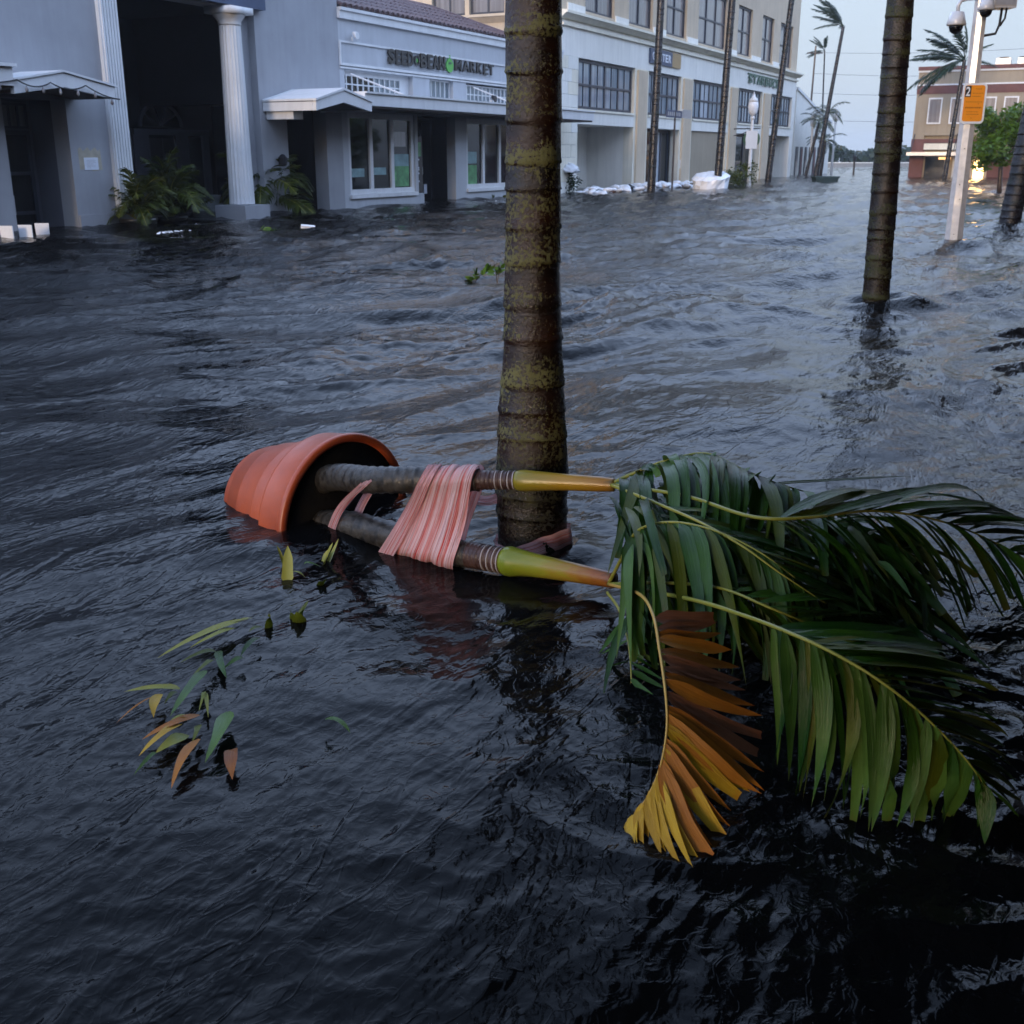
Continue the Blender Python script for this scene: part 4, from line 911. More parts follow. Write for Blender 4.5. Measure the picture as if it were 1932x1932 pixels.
for z_, xs in ((3.17, (.02, .12)), (3.10, (-.03, .15)), (3.05, (-.03, .12)), (2.96, (-.13, .15)), (2.93, (.08, .1)), (2.86, (-.13, .15)), (2.80, (-.1, .1)), (2.76, (-.1, .12)), (2.70, (-.02, .0))):
    x_ = xs[0]
    while x_ < xs[1]:
        w_ = rd.uniform(.012, .03); pr.box(x_, min(x_ + w_, xs[1]), -.1655, -.1636, z_, z_ + (.024 if z_ == 2.86 else .010)); x_ += w_ + .008
M['signprint'] = plain('rust_print', (.42, .12, .01), .5, .1); pr.build('sign_print', M['signprint'], pl)
sa = MB().tube([(-.17, -.1, 1.55), (-.17, -.1, 3.2)], .012, 6); 
# pale sign panel hung high at the right
o = thing('hanging_sign', 'pale grey panel hanging high beside the dark leaning palm', 'sign', (6.40, 14.4, 3.32))
MB().box(0, .9, 0, .04, 0, .95).build('panel', M['metal'], o); MB().tube([(.9, .02, .9), (1.5, .3, .9)], .02, 6).build('bracket', M['black'], o)

# planter box adrift, a thin post, utility pole and wires
p = PX(1556, 346); o = thing('planter_box', 'dark green planter box adrift at the end of the street', 'planter', (p.x, p.y, GZ), ANG - .9)
bx = MB()
bx.add([(-.80, -.3, .2), (.80, -.3, .2), (.80, .3, .2), (-.80, .3, .2), (-.95, -.4, .95), (.95, -.4, .95), (.95, .4, .95), (-.95, .4, .95)], [(0, 3, 2, 1), (0, 1, 5, 4), (1, 2, 6, 5), (2, 3, 7, 6), (3, 0, 4, 7), (4, 5, 6, 7)]); bx.build('box', M['planter'], o); o.scale = (.76, .76, .9)
MB().box(-1.0, 1.0, -.45, -.38, .88, 1.0).box(-1.0, 1.0, .38, .45, .88, 1.0).box(-1.0, -.93, -.38, .38, .88, 1.0).box(.93, 1.0, -.38, .38, .88, 1.0).build('rim', M['planter'], o)
p = PX(1610, 330); o = thing('parking_meter', 'thin dark parking meter standing alone in the far water', 'parking meter', (p.x, p.y, GZ))
MB().tube([(0, 0, 0), (0, 0, 1.6)], .08, 8).build('post', M['black'], o); MB().lathe([(.1, 1.6), (.17, 1.7), (.17, 1.95), (.1, 2.08)], 10).build('head', M['black'], o)
p = stz(118, -6); o = thing('utility_pole', 'grey utility pole with crossarm behind the white building', 'utility pole', (p.x, p.y, GZ))
MB().tube([(0, 0, 0), (.1, 0, 12.2)], [.12, .08], 8).build('pole', M['treebark'], o); MB().box(-.7, .8, -.06, .06, 11.5, 11.62).build('crossarm', M['treebark'], o)
p2 = stz(116, 30); up2 = thing('utility_pole', 'utility pole hidden behind the tan building', 'utility pole', (p2.x, p2.y, GZ))
MB().tube([(0, 0, 0), (.1, 0, 13.0)], [.17, .1], 8).build('pole', M['treebark'], up2); MB().box(-.9, 1.1, -.06, .06, 12.0, 12.15).build('crossarm', M['treebark'], up2)
for i, (za, zb, sag) in enumerate(((11.1, 11.6, .7), (9.2, 9.5, .8), (7.4, 8.4, .9), (4.9, 5.4, .6))):
    pts = [p.lerp(p2, f) + Vector((0, 0, za * (1 - f) + zb * f - sag * 4 * f * (1 - f))) for f in np.linspace(0, 1, 14)]
    wv = MB().tube(pts, .014, 5).build('overhead_wire', M['rope']); tag(wv, ('topmost overhead wire across the end of the street', 'second overhead wire from the top across the far street', 'third overhead wire from the top across the far street', 'lowest overhead wire across the end of the street')[i], 'wire', 'overhead wires')

# ------------------------------------------------------------------ white sandbags and plastic along the cream building
rd = random.Random(12)
def lump(n, sx, sy, sz, seed):
    r2 = random.Random(seed); bm = bmesh.new(); bmesh.ops.create_icosphere(bm, subdivisions=2, radius=1)
    for v in bm.verts:
        k = 1 + .18 * math.sin(3 * v.co.x + seed) * math.cos(2.6 * v.co.y + seed * 2) + r2.uniform(-.08, .08); v.co = Vector((v.co.x * sx * k, v.co.y * sy * k, v.co.z * sz * k))
    me = bpy.data.meshes.new(n); bm.to_mesh(me); bm.free(); return me
bagm = [lump('sandbag', .36, .22, .14, 3 + i) for i in range(4)]
for b_ in bagm: b_.materials.append(M['plastic_white']); b_.polygons.foreach_set('use_smooth', [True] * len(b_.polygons))
for i in range(116):
    s_ = 44.9 + 13.0 * (i / 92) + rd.uniform(-.2, .2) if i < 92 else 55.5 + rd.uniform(0, 7.5); t_ = rd.uniform(.15, 1.9) if i < 92 else rd.uniform(.2, .8); z_ = rd.choice((.02, .06, .12, .2)) if i < 92 else rd.choice((.05, .15))
    o = link('sandbag', bagm[i % 4]); o.location = stz(s_, t_, z_); o.rotation_euler = (rd.uniform(-.25, .25), rd.uniform(-.3, .3), rd.uniform(0, 3.1)); sc = rd.uniform(.55, 1.0); o.scale = (sc, sc, sc)
    tag(o, 'white sandbag in the low heap along the cream building', 'sandbag', 'sandbags along the cream building')
o = link('rubbish_bag', lump('rubbish_bag', .3, .28, .25, 9)); o.data.materials.append(M['darkbag']); o.location = stz(49.6, 1.2, .08); tag(o, 'small black rubbish bag among the white sandbags', 'bag')
for i, (s_, t_, L) in enumerate(((47.6, 1.3, 1.3), (57.2, 1.5, 2.2))):
    o = link('floating_board', MB().box(-L / 2, L / 2, -.12, .12, -.03, .04).mesh('floating_board')); o.data.materials.append(M['wood']); o.location = stz(s_, t_, .06); o.rotation_euler = (.1, .03, ANG + .1); tag(o, ('short brown board floating against the sandbags', 'longer brown board floating past the entrance door')[i], 'board')
p = PX(1343, 358); o = thing('wrapped_planter', 'large planter wrapped in white plastic beside a slim palm', 'planter', (p.x, p.y + .6, GZ), ANG)
k = MB(); rows = [(.75, 0), (.8, .5), (.82, 1.0), (.86, 1.25), (.7, 1.42), (.3, 1.5), (.05, 1.5)]; k.lathe(rows, 26); k.v = [(a * 1.35 + .05 * math.sin(9 * math.atan2(b, a) + 3 * c) * a, b + .05 * math.cos(7 * math.atan2(b, a) + 2 * c) * b, c + (.22 * a if c > .9 else 0) + random.uniform(-.03, .03)) for a, b, c in k.v]; k.v = [(a + random.uniform(-.05, .05), b + random.uniform(-.05, .05), c * .85) for a, b, c in k.v]; k.build('plastic_wrap', M['plastic_white'], o, False)
MB().lathe([(.5, .05), (.55, .5), (.6, .9)], 16).build('tub', M['conc'], o)

# ------------------------------------------------------------------ things round the arcade
AF = [frond_mesh('frond', 1.05, 24, .36, .021, 1.1 - .3 * i, 1.5 + .4 * i, M['areca'], M['rachis'], seed=70 + i) for i in range(3)]
def potted(loc, label, potm, nf, sc, pot_r, pot_h, seed, lean=0):
    o = thing('potted_palm', label, 'potted plant', (loc.x, loc.y, GZ)); rd = random.Random(seed)
    po = MB().lathe([(pot_r * .75, 0), (pot_r * .95, pot_h * .6), (pot_r, pot_h * .9), (pot_r * 1.06, pot_h * .92), (pot_r * 1.06, pot_h), (pot_r * .9, pot_h), (pot_r * .88, pot_h - .08)], 20).build('pot', potm, o, True)
    st_ = MB()
    for i in range(6):
        a = i * 1.05; st_.tube([(.05 * math.cos(a), .05 * math.sin(a), pot_h - .1), (.14 * math.cos(a), .14 * math.sin(a), pot_h + .35 * sc)], .014, 5)
    st_.build('stems', M['rachis'], o)
    for i in range(nf):
        f = link('frond', AF[i % 3], o); a = i * 2.399; f.location = (.10 * math.cos(a), .10 * math.sin(a), pot_h + rd.uniform(0, .5) * sc); f.rotation_euler = (rd.uniform(-.3, .3), rd.uniform(-.8, .1), a + rd.uniform(-.4, .4)); q = sc * rd.uniform(.75, 1.15); f.scale = (q, q, q)
    return o
potted(PX(262, 428), 'bushy potted palm by the fluted pilaster, in a black tub', M['darkbag'], 40, .85, .42, .70, 1)
potted(PX(322, 420), 'bushy potted palm in the arcade mouth, taller of the pair by the pilaster', M['darkbag'], 46, 1.1, .4, .66, 2)
potted(PX(505, 405), 'potted palm between the fluted column and the dark doorway', M['darkbag'], 44, 1.4, .5, .72, 3)
g_ = PX(394, 404); o = thing('stone_pot', 'empty rounded grey pot inside the arcade', 'pot', (g_.x, g_.y, GZ)); MB().lathe([(.2, 0), (.36, .3), (.42, .65), (.36, .95), (.38, 1.02), (.32, 1.02), (.28, .8)], 22).build('body', M['stone_pot'], o, True); MB().lathe([(.3, .8), (.28, .86), (.01, .9)], 16).build('soil', M['wood'], o)
o = thing('wall_lantern', 'small black lantern on the grey wall above a potted palm', 'lamp', stz(25.75, .12, 1.42), ANG); MB().lathe([(.05, -.12), (.11, -.08), (.13, .1), (.06, .18), (.02, .2)], 10).build('lantern_body', M['black'], o); MB().box(-.03, .03, 0, .12, -.05, .05).build('bracket', M['black'], o)
# three white chairs, flooded to the backrests
ch0 = None
for i, (u, v) in enumerate(((16, 456), (51, 454), (82, 450))):
    p = PX(u, v)
    o = thing('white_chair', ('white chair back standing in the flood, next to the grey wall corner', 'white chair back in the flood, between two others', 'white chair back in the flood, tilted, nearest the dark doorway')[i], 'chair', (p.x, p.y, GZ), .12 * i - .1, 'flooded white chairs')
    b_ = MB().add([(-.125, -.015, .52), (.125, -.015, .52), (.14, -.05, .80), (-.125, -.05, .80), (-.125, .015, .52), (.125, .015, .52), (.14, -.02, .80), (-.125, -.02, .80)], [(0, 1, 2, 3), (7, 6, 5, 4), (0, 4, 5, 1), (1, 5, 6, 2), (2, 6, 7, 3), (3, 7, 4, 0)]).build('backrest', M['plastic_white'], o)
    MB().box(-.17, .17, .0, .36, .36, .40).build('seat', M['plastic_white'], o)
    for sx in (-.14, .14):
        for sy in (.02, .33): MB().tube([(sx, sy, 0), (sx, sy, .37)], .014, 6).build('leg', M['metal'], o)
        MB().tube([(sx, .0, .38), (sx, -.01, .56)], .014, 6).build('back_post', M['metal'], o)
# floating bits near the arcade
def bit(name, u, v, sx, sy, sz, mat, label, cat, rz=0, seed=1):
    o = link(name, lump(name, sx, sy, sz, seed)); o.data.materials.append(mat); p = PX(u, v); o.location = (p.x, p.y, .02); o.rotation_euler = (0, 0, rz); return tag(o, label, cat)
p = PX(398, 431); o = link('foam_plank', MB().prism(rrect(-.36, .36, -.05, .05, .04), 'z', -.03, .06).mesh('foam_plank')); o.data.materials.append(M['plastic_white']); o.location = (p.x, p.y, .02); o.rotation_euler = (.3, .04, .1); tag(o, 'long white foam plank floating below the fluted column', 'foam plank')
p = PX(581, 432); o = link('foam_plank', MB().prism(rrect(-.16, .16, -.05, .05, .04), 'z', -.03, .06).mesh('foam_plank')); o.data.materials.append(M['plastic_white']); o.location = (p.x, p.y, .02); o.rotation_euler = (.3, .1, .3); tag(o, 'short white foam piece floating before the dark doorway', 'foam plank')
bit('driftwood', 617, 441, .24, .08, .05, M['darkbag'], 'small dark piece of debris drifting near the short white foam', 'debris', -.3, 4)
def weed(u, v, n, sp, label, mat, size, seed, hgt=.1):
    p = PX(u, v); o = thing('leafy_branch', label, 'branch', (p.x, p.y, 0)); rd = random.Random(seed)
    k = MB()
    tips = []
    for i in range(max(2, n // 6)):
        a = rd.uniform(-1, 1) * sp; b = rd.uniform(-.3, .3) * sp; c = rd.uniform(.3, 1) * hgt; k.tube([(0, 0, -.02), (a * .5, b * .5, c * .7), (a, b, c)], .006, 5); tips.append((a, b, c))
    k.build('twig', M['treebark'], o)
    for i in range(n):
        t_ = tips[i % len(tips)]; f = rd.uniform(.3, 1.05); c = Vector((t_[0] * f, t_[1] * f, max(.01, t_[2] * f))); d = Vector((rd.gauss(0, 1), rd.gauss(0, .6), rd.uniform(-.2, 1))).normalized(); s_ = size * rd.uniform(.7, 1.3); sd_ = d.cross(Vector((rd.gauss(0, 1), rd.gauss(0, 1), .3))).normalized()
        q = [c, c + d * s_ * .35 + sd_ * s_ * .24, c + d * s_ * .75 + sd_ * s_ * .18, c + d * s_, c + d * s_ * .75 - sd_ * s_ * .18, c + d * s_ * .35 - sd_ * s_ * .24]
        MB().add(q, [(0, 1, 2, 3), (0, 3, 4, 5)]).build('leaf', mat, o, False, False)
weed(893, 533, 16, .2, 'green leafy twig drifting left of the thick tied palm', M['bushleaf'], .11, 5, .14); weed(938, 534, 12, .08, 'upright leafy sprig poking up against the thick tied palm', M['bushleaf'], .11, 6, .32)
weed(530, 436, 10, .6, 'flat patch of green weed between the two white foam pieces', M['bushleaf'], .14, 7, .03); weed(938, 377, 10, .5, 'tuft of leaves caught along the market wall', M['areca'], .2, 8, .2)
# foam flecks
m = MB(); rd = random.Random(21)
def fleck(u0, v0, u1, v1, n, sz):
    for _ in range(n):
        f = rd.random(); p = PX(u0 + (u1 - u0) * f + rd.gauss(0, 2), v0 + (v1 - v0) * f + rd.gauss(0, .9)); s_ = rd.uniform(.3, 1) * sz
        z_ = .035; m.add([(p.x - s_, p.y, z_), (p.x, p.y - s_, z_), (p.x + s_, p.y, z_), (p.x, p.y + s_, z_), (p.x, p.y, z_ + s_ * .6)], [(0, 1, 4), (1, 2, 4), (2, 3, 4), (3, 0, 4)])
for a in ((295, 444, 375, 434, 60, .035), (430, 432, 480, 420, 40, .035), (480, 425, 640, 413, 60, .03), (50, 462, 110, 456, 26, .04), (640, 414, 720, 404, 22, .035), (760, 398, 950, 380, 50, .035)): fleck(*a)
tag(m.build('foam_flecks', M['plastic_white'], None, False, False), 'white flecks of foam in a line along the grey buildings', 'foam', kind='stuff')
# ------------------------------------------------------------------ the toppled potted palm
def terracotta():
    m, n, b = newmat('wet_terracotta'); t = noise(n, 4, 5, .6); r = ramp(n, [(.3, (.25, .040, .009)), (.7, (.37, .068, .017))]); n.links.new(t.outputs[0], r.inputs[0])
    t2 = noise(n, 1.0, 4, .6, sc3=(4, 4, 6)); r2 = ramp(n, [(.3, (.8, .76, .74)), (.5, (1, 1, 1)), (.66, (1, 1, 1)), (.8, (1.1, 1.25, 1.35))]); n.links.new(t2.outputs[0], r2.inputs[0])
    mx = n.nodes.new('ShaderNodeMix'); mx.data_type = 'RGBA'; mx.blend_type = 'MULTIPLY'; mx.inputs[0].default_value = 1; n.links.new(r.outputs[0], mx.inputs[6]); n.links.new(r2.outputs[0], mx.inputs[7]); n.links.new(mx.outputs[2], b.inputs['Base Color'])
    b.inputs['Roughness'].default_value = .42; b.inputs['Coat Weight'].default_value = .08; b.inputs['Coat Roughness'].default_value = .2
    t3 = noise(n, 90, 4, .7); bump(n, b, t3.outputs[0], .2, .004); return m
M['terracotta'] = terracotta()
M['soil'] = plain('soil_and_pot_shade', (.004, .0035, .003), .95, .4, 20, .3, 30, spec=.08)
def stem_mat(name, c1, c2, sc3, rough=.35, bm=.5):
    m, n, b = newmat(name); t = noise(n, 1.0, 4, .65, sc3=sc3); r = ramp(n, [(.35, c1), (.68, c2)]); n.links.new(t.outputs[0], r.inputs[0]); n.links.new(r.outputs[0], b.inputs['Base Color']); b.inputs['Roughness'].default_value = rough; b.inputs['Specular IOR Level'].default_value = .28
    t2 = noise(n, 60, 4, .7); p = bump(n, b, t2.outputs[0], bm, .006); bump(n, b, t.outputs[0], bm * .6, .006, p); return m
M['stem_grey'] = stem_mat('grey_palm_stem', (.010, .009, .008), (.055, .05, .043), (24, 24, 24))
M['stem_brown'] = stem_mat('brown_ringed_stem', (.035, .018, .016), (.08, .045, .038), (18, 18, 18))
M['shaft_green'] = stem_mat('green_crownshaft', (.13, .16, .012), (.27, .23, .03), (5, 14, 14), .33, .22)
M['shaft_gold'] = stem_mat('golden_crownshaft', (.27, .13, .012), (.26, .22, .03), (5, 14, 14), .33, .22)
axis = Vector((.793, -.609, 0)); rim_c = Vector((-.77, 4.955, -.03)); POT_L = .60
fp = thing('toppled_palm', 'toppled terracotta pot with two palm stems and fronds lying in the flood', 'potted palm', (-.77, 4.955, GZ))
inv = Vector((.77, -4.955, -GZ))
def fpart(mb, name, mat, parent=None, smooth=False, fix=True):
    mb.v = [tuple(Vector(p) + inv) for p in mb.v]
    return mb.build(name, mat, fp if parent is None else parent, smooth, fix)
def lathe_axis(prof, n=72):
    k = MB().lathe(prof, n); q = axis.to_track_quat('Z', 'Y'); k.v = [tuple(q @ Vector((a, b, c - POT_L)) + rim_c) for a, b, c in k.v]; return k
prof = [(.20, 0), (.245, .004), (.255, .02), (.285, .14), (.293, .15), (.302, .17), (.322, .28), (.334, .30), (.340, .32), (.354, .408), (.356, .416), (.380, .420), (.388, .426), (.390, .44), (.400, .56), (.408, .572), (.411, .584), (.409, .596), (.402, .603), (.382, .604), (.372, .598), (.36, .56), (.35, .40), (.27, .06), (.02, .05)]
po = fpart(lathe_axis(prof), 'pot', M['terracotta'], None, True)
fpart(lathe_axis([(.3705, .585), (.3585, .555), (.3485, .40), (.33, .30), (.2, .3)], 72), 'shade_dark_lining', M['soil'], po, True)  # near-black liner paints the shade inside the pot, along with soil stain
fpart(lathe_axis([(.33, .30), (.30, .34), (.22, .32), (.1, .36), (.02, .34)], 30), 'root_ball', M['soil'], po, True)
def cr(pts, n):                              # Catmull-Rom through points
    P = [Vector(p) for p in pts]; P = [P[0] * 2 - P[1]] + P + [P[-1] * 2 - P[-2]]; out = []; m = len(P) - 3
    for i in range(n):
        f = i / (n - 1) * m; k = min(int(f), m - 1); t = f - k; a, b, c, d = P[k:k + 4]
        out.append(.5 * ((2 * b) + (c - a) * t + (2 * a - 5 * b + 4 * c - d) * t * t + (3 * b - a - 3 * c + d) * t ** 3))
    return out
def ringed(pts, rad, n, nr, amp, seg=20):
    c = cr(pts, n); rr = np.interp(np.linspace(0, 1, n), np.linspace(0, 1, len(rad)), rad)
    ph = [((i / (n - 1) * nr) % 1) for i in range(n)]
    return MB().tube(c, [float(r * (1 + amp * (1 if p < .22 else -.4 * p))) for r, p in zip(rr, ph)], seg)
UP = [(-1.02, 5.10, .08), (-.80, 4.80, .22), (-.588, 4.49, .30), (-.36, 4.375, .335), (-.135, 4.30, .355)]
UP2 = [(-.135, 4.30, .355), (-.06, 4.275, .362), (.015, 4.25, .368)]
UP3 = [(.015, 4.25, .368), (.13, 4.213, .375), (.27, 4.168, .381), (.397, 4.127, .385)]
LO = [(-1.05, 5.10, -.10), (-.88, 4.86, -.02), (-.71, 4.66, .04), (-.48, 4.47, .05), (-.25, 4.30, .05), (-.17, 4.25, .053)]
LO2 = [(-.17, 4.25, .053), (-.10, 4.205, .057), (-.035, 4.165, .06)]
LO3 = [(-.035, 4.165, .06), (.05, 4.115, .066), (.2, 4.02, .072), (.385, 3.90, .078)]
st_ = fpart(ringed(UP, [.060, .060, .057, .055, .045], 130, 22, .05), 'stem', M['stem_grey'], None, True)
fpart(ringed(UP2, [.040, .037, .036], 60, 9, .06), 'ringed_node', M['stem_brown'], st_, True)
fpart(MB().tube(cr(UP3, 40), list(np.interp(np.linspace(0, 1, 40), [0, .04, .12, .5, .85, 1], [.037, .042, .043, .033, .030, .026])), 20), 'crownshaft', M['shaft_gold'], st_, True)
st_ = fpart(ringed(LO, [.066, .066, .064, .062, .056, .052], 130, 20, .05), 'stem', M['stem_grey'], None, True)
fpart(ringed(LO2, [.052, .051, .050], 60, 9, .06), 'ringed_node', M['stem_brown'], st_, True)
fpart(MB().tube(cr(LO3, 40), list(np.interp(np.linspace(0, 1, 40), [0, .05, .14, .4, .8, 1], [.050, .059, .061, .048, .036, .03])), 20), 'crownshaft', M['shaft_green'], st_, True)
def shaft_mat(name, stops):
    m, n, b = newmat(name); tc = n.nodes.new('ShaderNodeTexCoord'); sx = n.nodes.new('ShaderNodeSeparateXYZ'); n.links.new(tc.outputs['Object'], sx.inputs[0])
    t = noise(n, 1.0, 4, .65, tc.outputs['Object'], (5, 26, 26)); mp = n.nodes.new('ShaderNodeMapRange'); mp.inputs['From Min'].default_value = .735; mp.inputs['From Max'].default_value = 1.16; n.links.new(sx.outputs[0], mp.inputs['Value'])
    ad = n.nodes.new('ShaderNodeMath'); ad.operation = 'MULTIPLY_ADD'; n.links.new(t.outputs[0], ad.inputs[0]); ad.inputs[1].default_value = .5; n.links.new(mp.outputs[0], ad.inputs[2]); sb_ = n.nodes.new('ShaderNodeMath'); sb_.operation = 'SUBTRACT'; n.links.new(ad.outputs[0], sb_.inputs[0]); sb_.inputs[1].default_value = .25
    r = ramp(n, stops); n.links.new(sb_.outputs[0], r.inputs[0]); n.links.new(r.outputs[0], b.inputs['Base Color']); b.inputs['Roughness'].default_value = .3; b.inputs['Specular IOR Level'].default_value = .35
    bump(n, b, t.outputs[0], .35, .006); return m
M['shaft_green'] = shaft_mat('green_to_orange_sheath', [(0, (.13, .17, .010)), (.35, (.20, .19, .015)), (.6, (.24, .13, .014)), (.85, (.20, .065, .010)), (1, (.06, .025, .008))])
M['shaft_gold'] = shaft_mat('olive_to_gold_sheath', [(0, (.12, .13, .012)), (.2, (.20, .16, .014)), (.6, (.30, .17, .014)), (.9, (.26, .12, .012)), (1, (.10, .07, .02))])
for so in list(fp.children):
    for ch_ in so.children:
        if ch_.name.startswith('crownshaft'): ch_.data.materials[0] = M['shaft_gold'] if ch_.data.materials[0].name.startswith('golden') else M['shaft_green']
M['pale_ring'] = plain('pale_scar_ring', (.30, .27, .27), .5, .2)
for pth, rr in ((UP2, .0375), (LO2, .0525)):
    for k, i in enumerate((30, 40, 50, 58)):
        c = cr(pth, 60); a, b = c[i - 1], c[i + 1]; d = (b - a).normalized() * .0022
        fpart(MB().tube([c[i] - d, c[i] + d], rr * 1.045, 20), 'scar_ring', M['pale_ring'], st_ if pth is LO2 else None, True)

def blade(B, T, ctrl, width, fold=.25, n=9, roll=0.0, tipcut=0.0):
    """folded leaflet along a quadratic curve from B to T"""
    B, T, ctrl = Vector(B), Vector(T), Vector(ctrl); m = MB(); up = Vector((0, 0, 1))
    m.uv = []; wb = random.uniform(0, 6)
    for i in range(n):
        t = i / (n - 1); p = B * (1 - t) ** 2 + ctrl * 2 * t * (1 - t) + T * t * t; d = ((ctrl - B) * (1 - t) + (T - ctrl) * t).normalized()
        sd_ = d.cross(up); sd_ = sd_.normalized() if sd_.length > 1e-3 else Vector((1, 0, 0)); nn = sd_.cross(d).normalized()
        a = roll * (.4 + t); s2 = sd_ * math.cos(a) + nn * math.sin(a); n2 = nn * math.cos(a) - sd_ * math.sin(a)
        w = width * min(1, .25 + t * 4.2) * (1 - (t * (1 - tipcut)) ** 2.6) ** .9 * .5 * (1 + .10 * math.sin(t * 9 + wb))
        m.uv += [(0, t), (.5, t), (1, t)]
        m.v += [tuple(p + s2 * w + n2 * w * fold), tuple(p), tuple(p - s2 * w + n2 * w * fold)]
    m.f = [f for i in range(n - 1) for f in ((3 * i, 3 * i + 1, 3 * i + 4, 3 * i + 3), (3 * i + 1, 3 * i + 2, 3 * i + 5, 3 * i + 4))]
    return m
def samp(pl, f):
    q = f * (len(pl) - 1); k = min(int(q), len(pl) - 2); t = q - k; return tuple(pl[k][j] * (1 - t) + pl[k + 1][j] * t for j in range(len(pl[0])))
rdf = random.Random(77); NLEAF = [0]
def frond(rach, rr, rmat, sides, name='frond'):
    """rach: photo/height polyline of the midrib; sides: (f0, f1, tips polyline, count, width, arch, [materials], jitter)"""
    c = cr([PX(*p) for p in rach], 60)
    fo = fpart(MB().tube(c, [rr * (1 - .78 * i / 59) for i in range(60)], 8), name, rmat, None, True)
    for f0, f1, tips, cnt, wd, arch, mats, jit, *rl in sides:
        for i in range(cnt):
            g_ = (i + .5) / cnt; f = f0 + (f1 - f0) * g_; B = c[min(59, int(f * 59))]; tg = (c[min(59, int(f * 59) + 1)] - c[max(0, int(f * 59) - 1)]).normalized()
            u, v, z = samp(tips, g_); T = PX(u + rdf.gauss(0, jit), v + rdf.gauss(0, jit * .7), z + rdf.uniform(-.01, .02)); L = (T - B).length
            ctrl = B.lerp(T, .42) + tg * L * .12 + Vector((rdf.gauss(0, .05) * L, rdf.gauss(0, .05) * L, arch * L * rdf.uniform(.5, 1.6)))
            mt = mats[min(len(mats) - 1, int(g_ * len(mats)))] if len(mats) > 6 else rdf.choice(mats)
            o = fpart(blade(B, T, ctrl, wd * (1 - .42 * g_ * (len(mats) > 6)) * rdf.uniform(.75, 1.2), .28, 9, rdf.uniform(*(rl[0] if rl else (-.8, .35))), rdf.choice((0, 0, 0, .25))), 'leaflet', M[mt], fo, True, False); NLEAF[0] += 1
    return fo
G3 = ['leaf', 'leaf', 'leaf', 'leaf_pale', 'leaf_olive']
# upper big frond
frond([(1150, 914, .388), (1290, 935, .46), (1420, 975, .50), (1530, 976, .50), (1640, 964, .46), (1740, 975, .40), (1830, 1002, .30), (1925, 1050, .18), (1990, 1100, .08)], .0075, M['rachis'],
      [(.28, .98, [(1570, 1150, .12), (1690, 1188, .08), (1785, 1178, .05), (1865, 1155, .03), (1930, 1150, .02), (2010, 1165, .0), (2070, 1180, .0)], 34, .050, .10, ['leaf', 'leaf_pale', 'leaf_olive', 'leaf'], 15),
       (.30, .97, [(1640, 940, .36), (1780, 942, .30), (1880, 952, .24), (1935, 985, .18), (1985, 1010, .1), (2030, 1060, .05), (2040, 1120, .02)], 26, .046, .10, ['leaf', 'leaf_olive', 'leaf'], 7)])
# lower big frond
frond([(1148, 1102, .076), (1300, 1130, .30), (1400, 1160, .38), (1480, 1190, .42), (1560, 1226, .42), (1650, 1278, .38), (1740, 1348, .30), (1820, 1430, .20), (1880, 1515, .09)], .0075, M['rachis'],
      [(.34, .97, [(1480, 1440, .05), (1512, 1512, .02), (1570, 1530, .0), (1640, 1565, .0), (1690, 1568, .0), (1755, 1545, .0), (1810, 1545, .0), (1850, 1570, .0)], 32, .042, .05, ['leaf_pale', 'leaf', 'leaf_olive', 'leaf_pale'], 15),
       (.36, .97, [(1720, 1190, .34), (1800, 1240, .26), (1850, 1285, .2), (1885, 1350, .14), (1905, 1410, .08), (1925, 1480, .03), (1925, 1545, .0)], 28, .044, .08, ['leaf', 'leaf_olive', 'leaf'], 7)])
# orange and yellow dying frond
frond([(1148, 1102, .076), (1205, 1120, .26), (1232, 1160, .31), (1245, 1230, .28), (1256, 1310, .24), (1258, 1375, .19), (1246, 1445, .13), (1220, 1505, .07), (1178, 1560, .0)], .0062, M['rachis_y'],
      [(.27, .985, [(1345, 1160, .25), (1352, 1180, .24), (1390, 1255, .17), (1410, 1300, .13), (1440, 1352, .10), (1432, 1430, .05), (1455, 1508, .01), (1402, 1488, .03), (1380, 1555, .01), (1346, 1592, .0), (1328, 1640, -.01), (1292, 1645, -.01), (1238, 1612, -.01), (1212, 1602, -.01), (1190, 1595, -.01)], 30, .056, .02,
        ['leaf_brown', 'leaf_orange', 'leaf_orange', 'leaf_brown', 'leaf_orange', 'leaf_brown', 'leaf_orange', 'leaf_orange', 'leaf_yellow', 'leaf_orange', 'leaf_yellow', 'leaf_orange', 'leaf_yellow', 'leaf_yellow', 'leaf_yellow', 'leaf_yellow', 'leaf_yellow'], 4, (-1.2, -.5))])
# thin side frond hanging into the water
frond([(1146, 1118, .06), (1168, 1150, .09), (1183, 1200, .08), (1190, 1255, .05), (1191, 1310, -.01)], .006, M['rachis'],
      [(.35, .98, [(1232, 1205, .06), (1245, 1235, .05), (1252, 1270, .03), (1256, 1310, .01), (1262, 1358, .0)], 9, .022, .05, ['leaf', 'leaf_pale'], 4), (.3, .8, [(1150, 1225, .0), (1120, 1240, .0), (1150, 1270, -.01)], 3, .022, .05, ['leaf'], 6)])
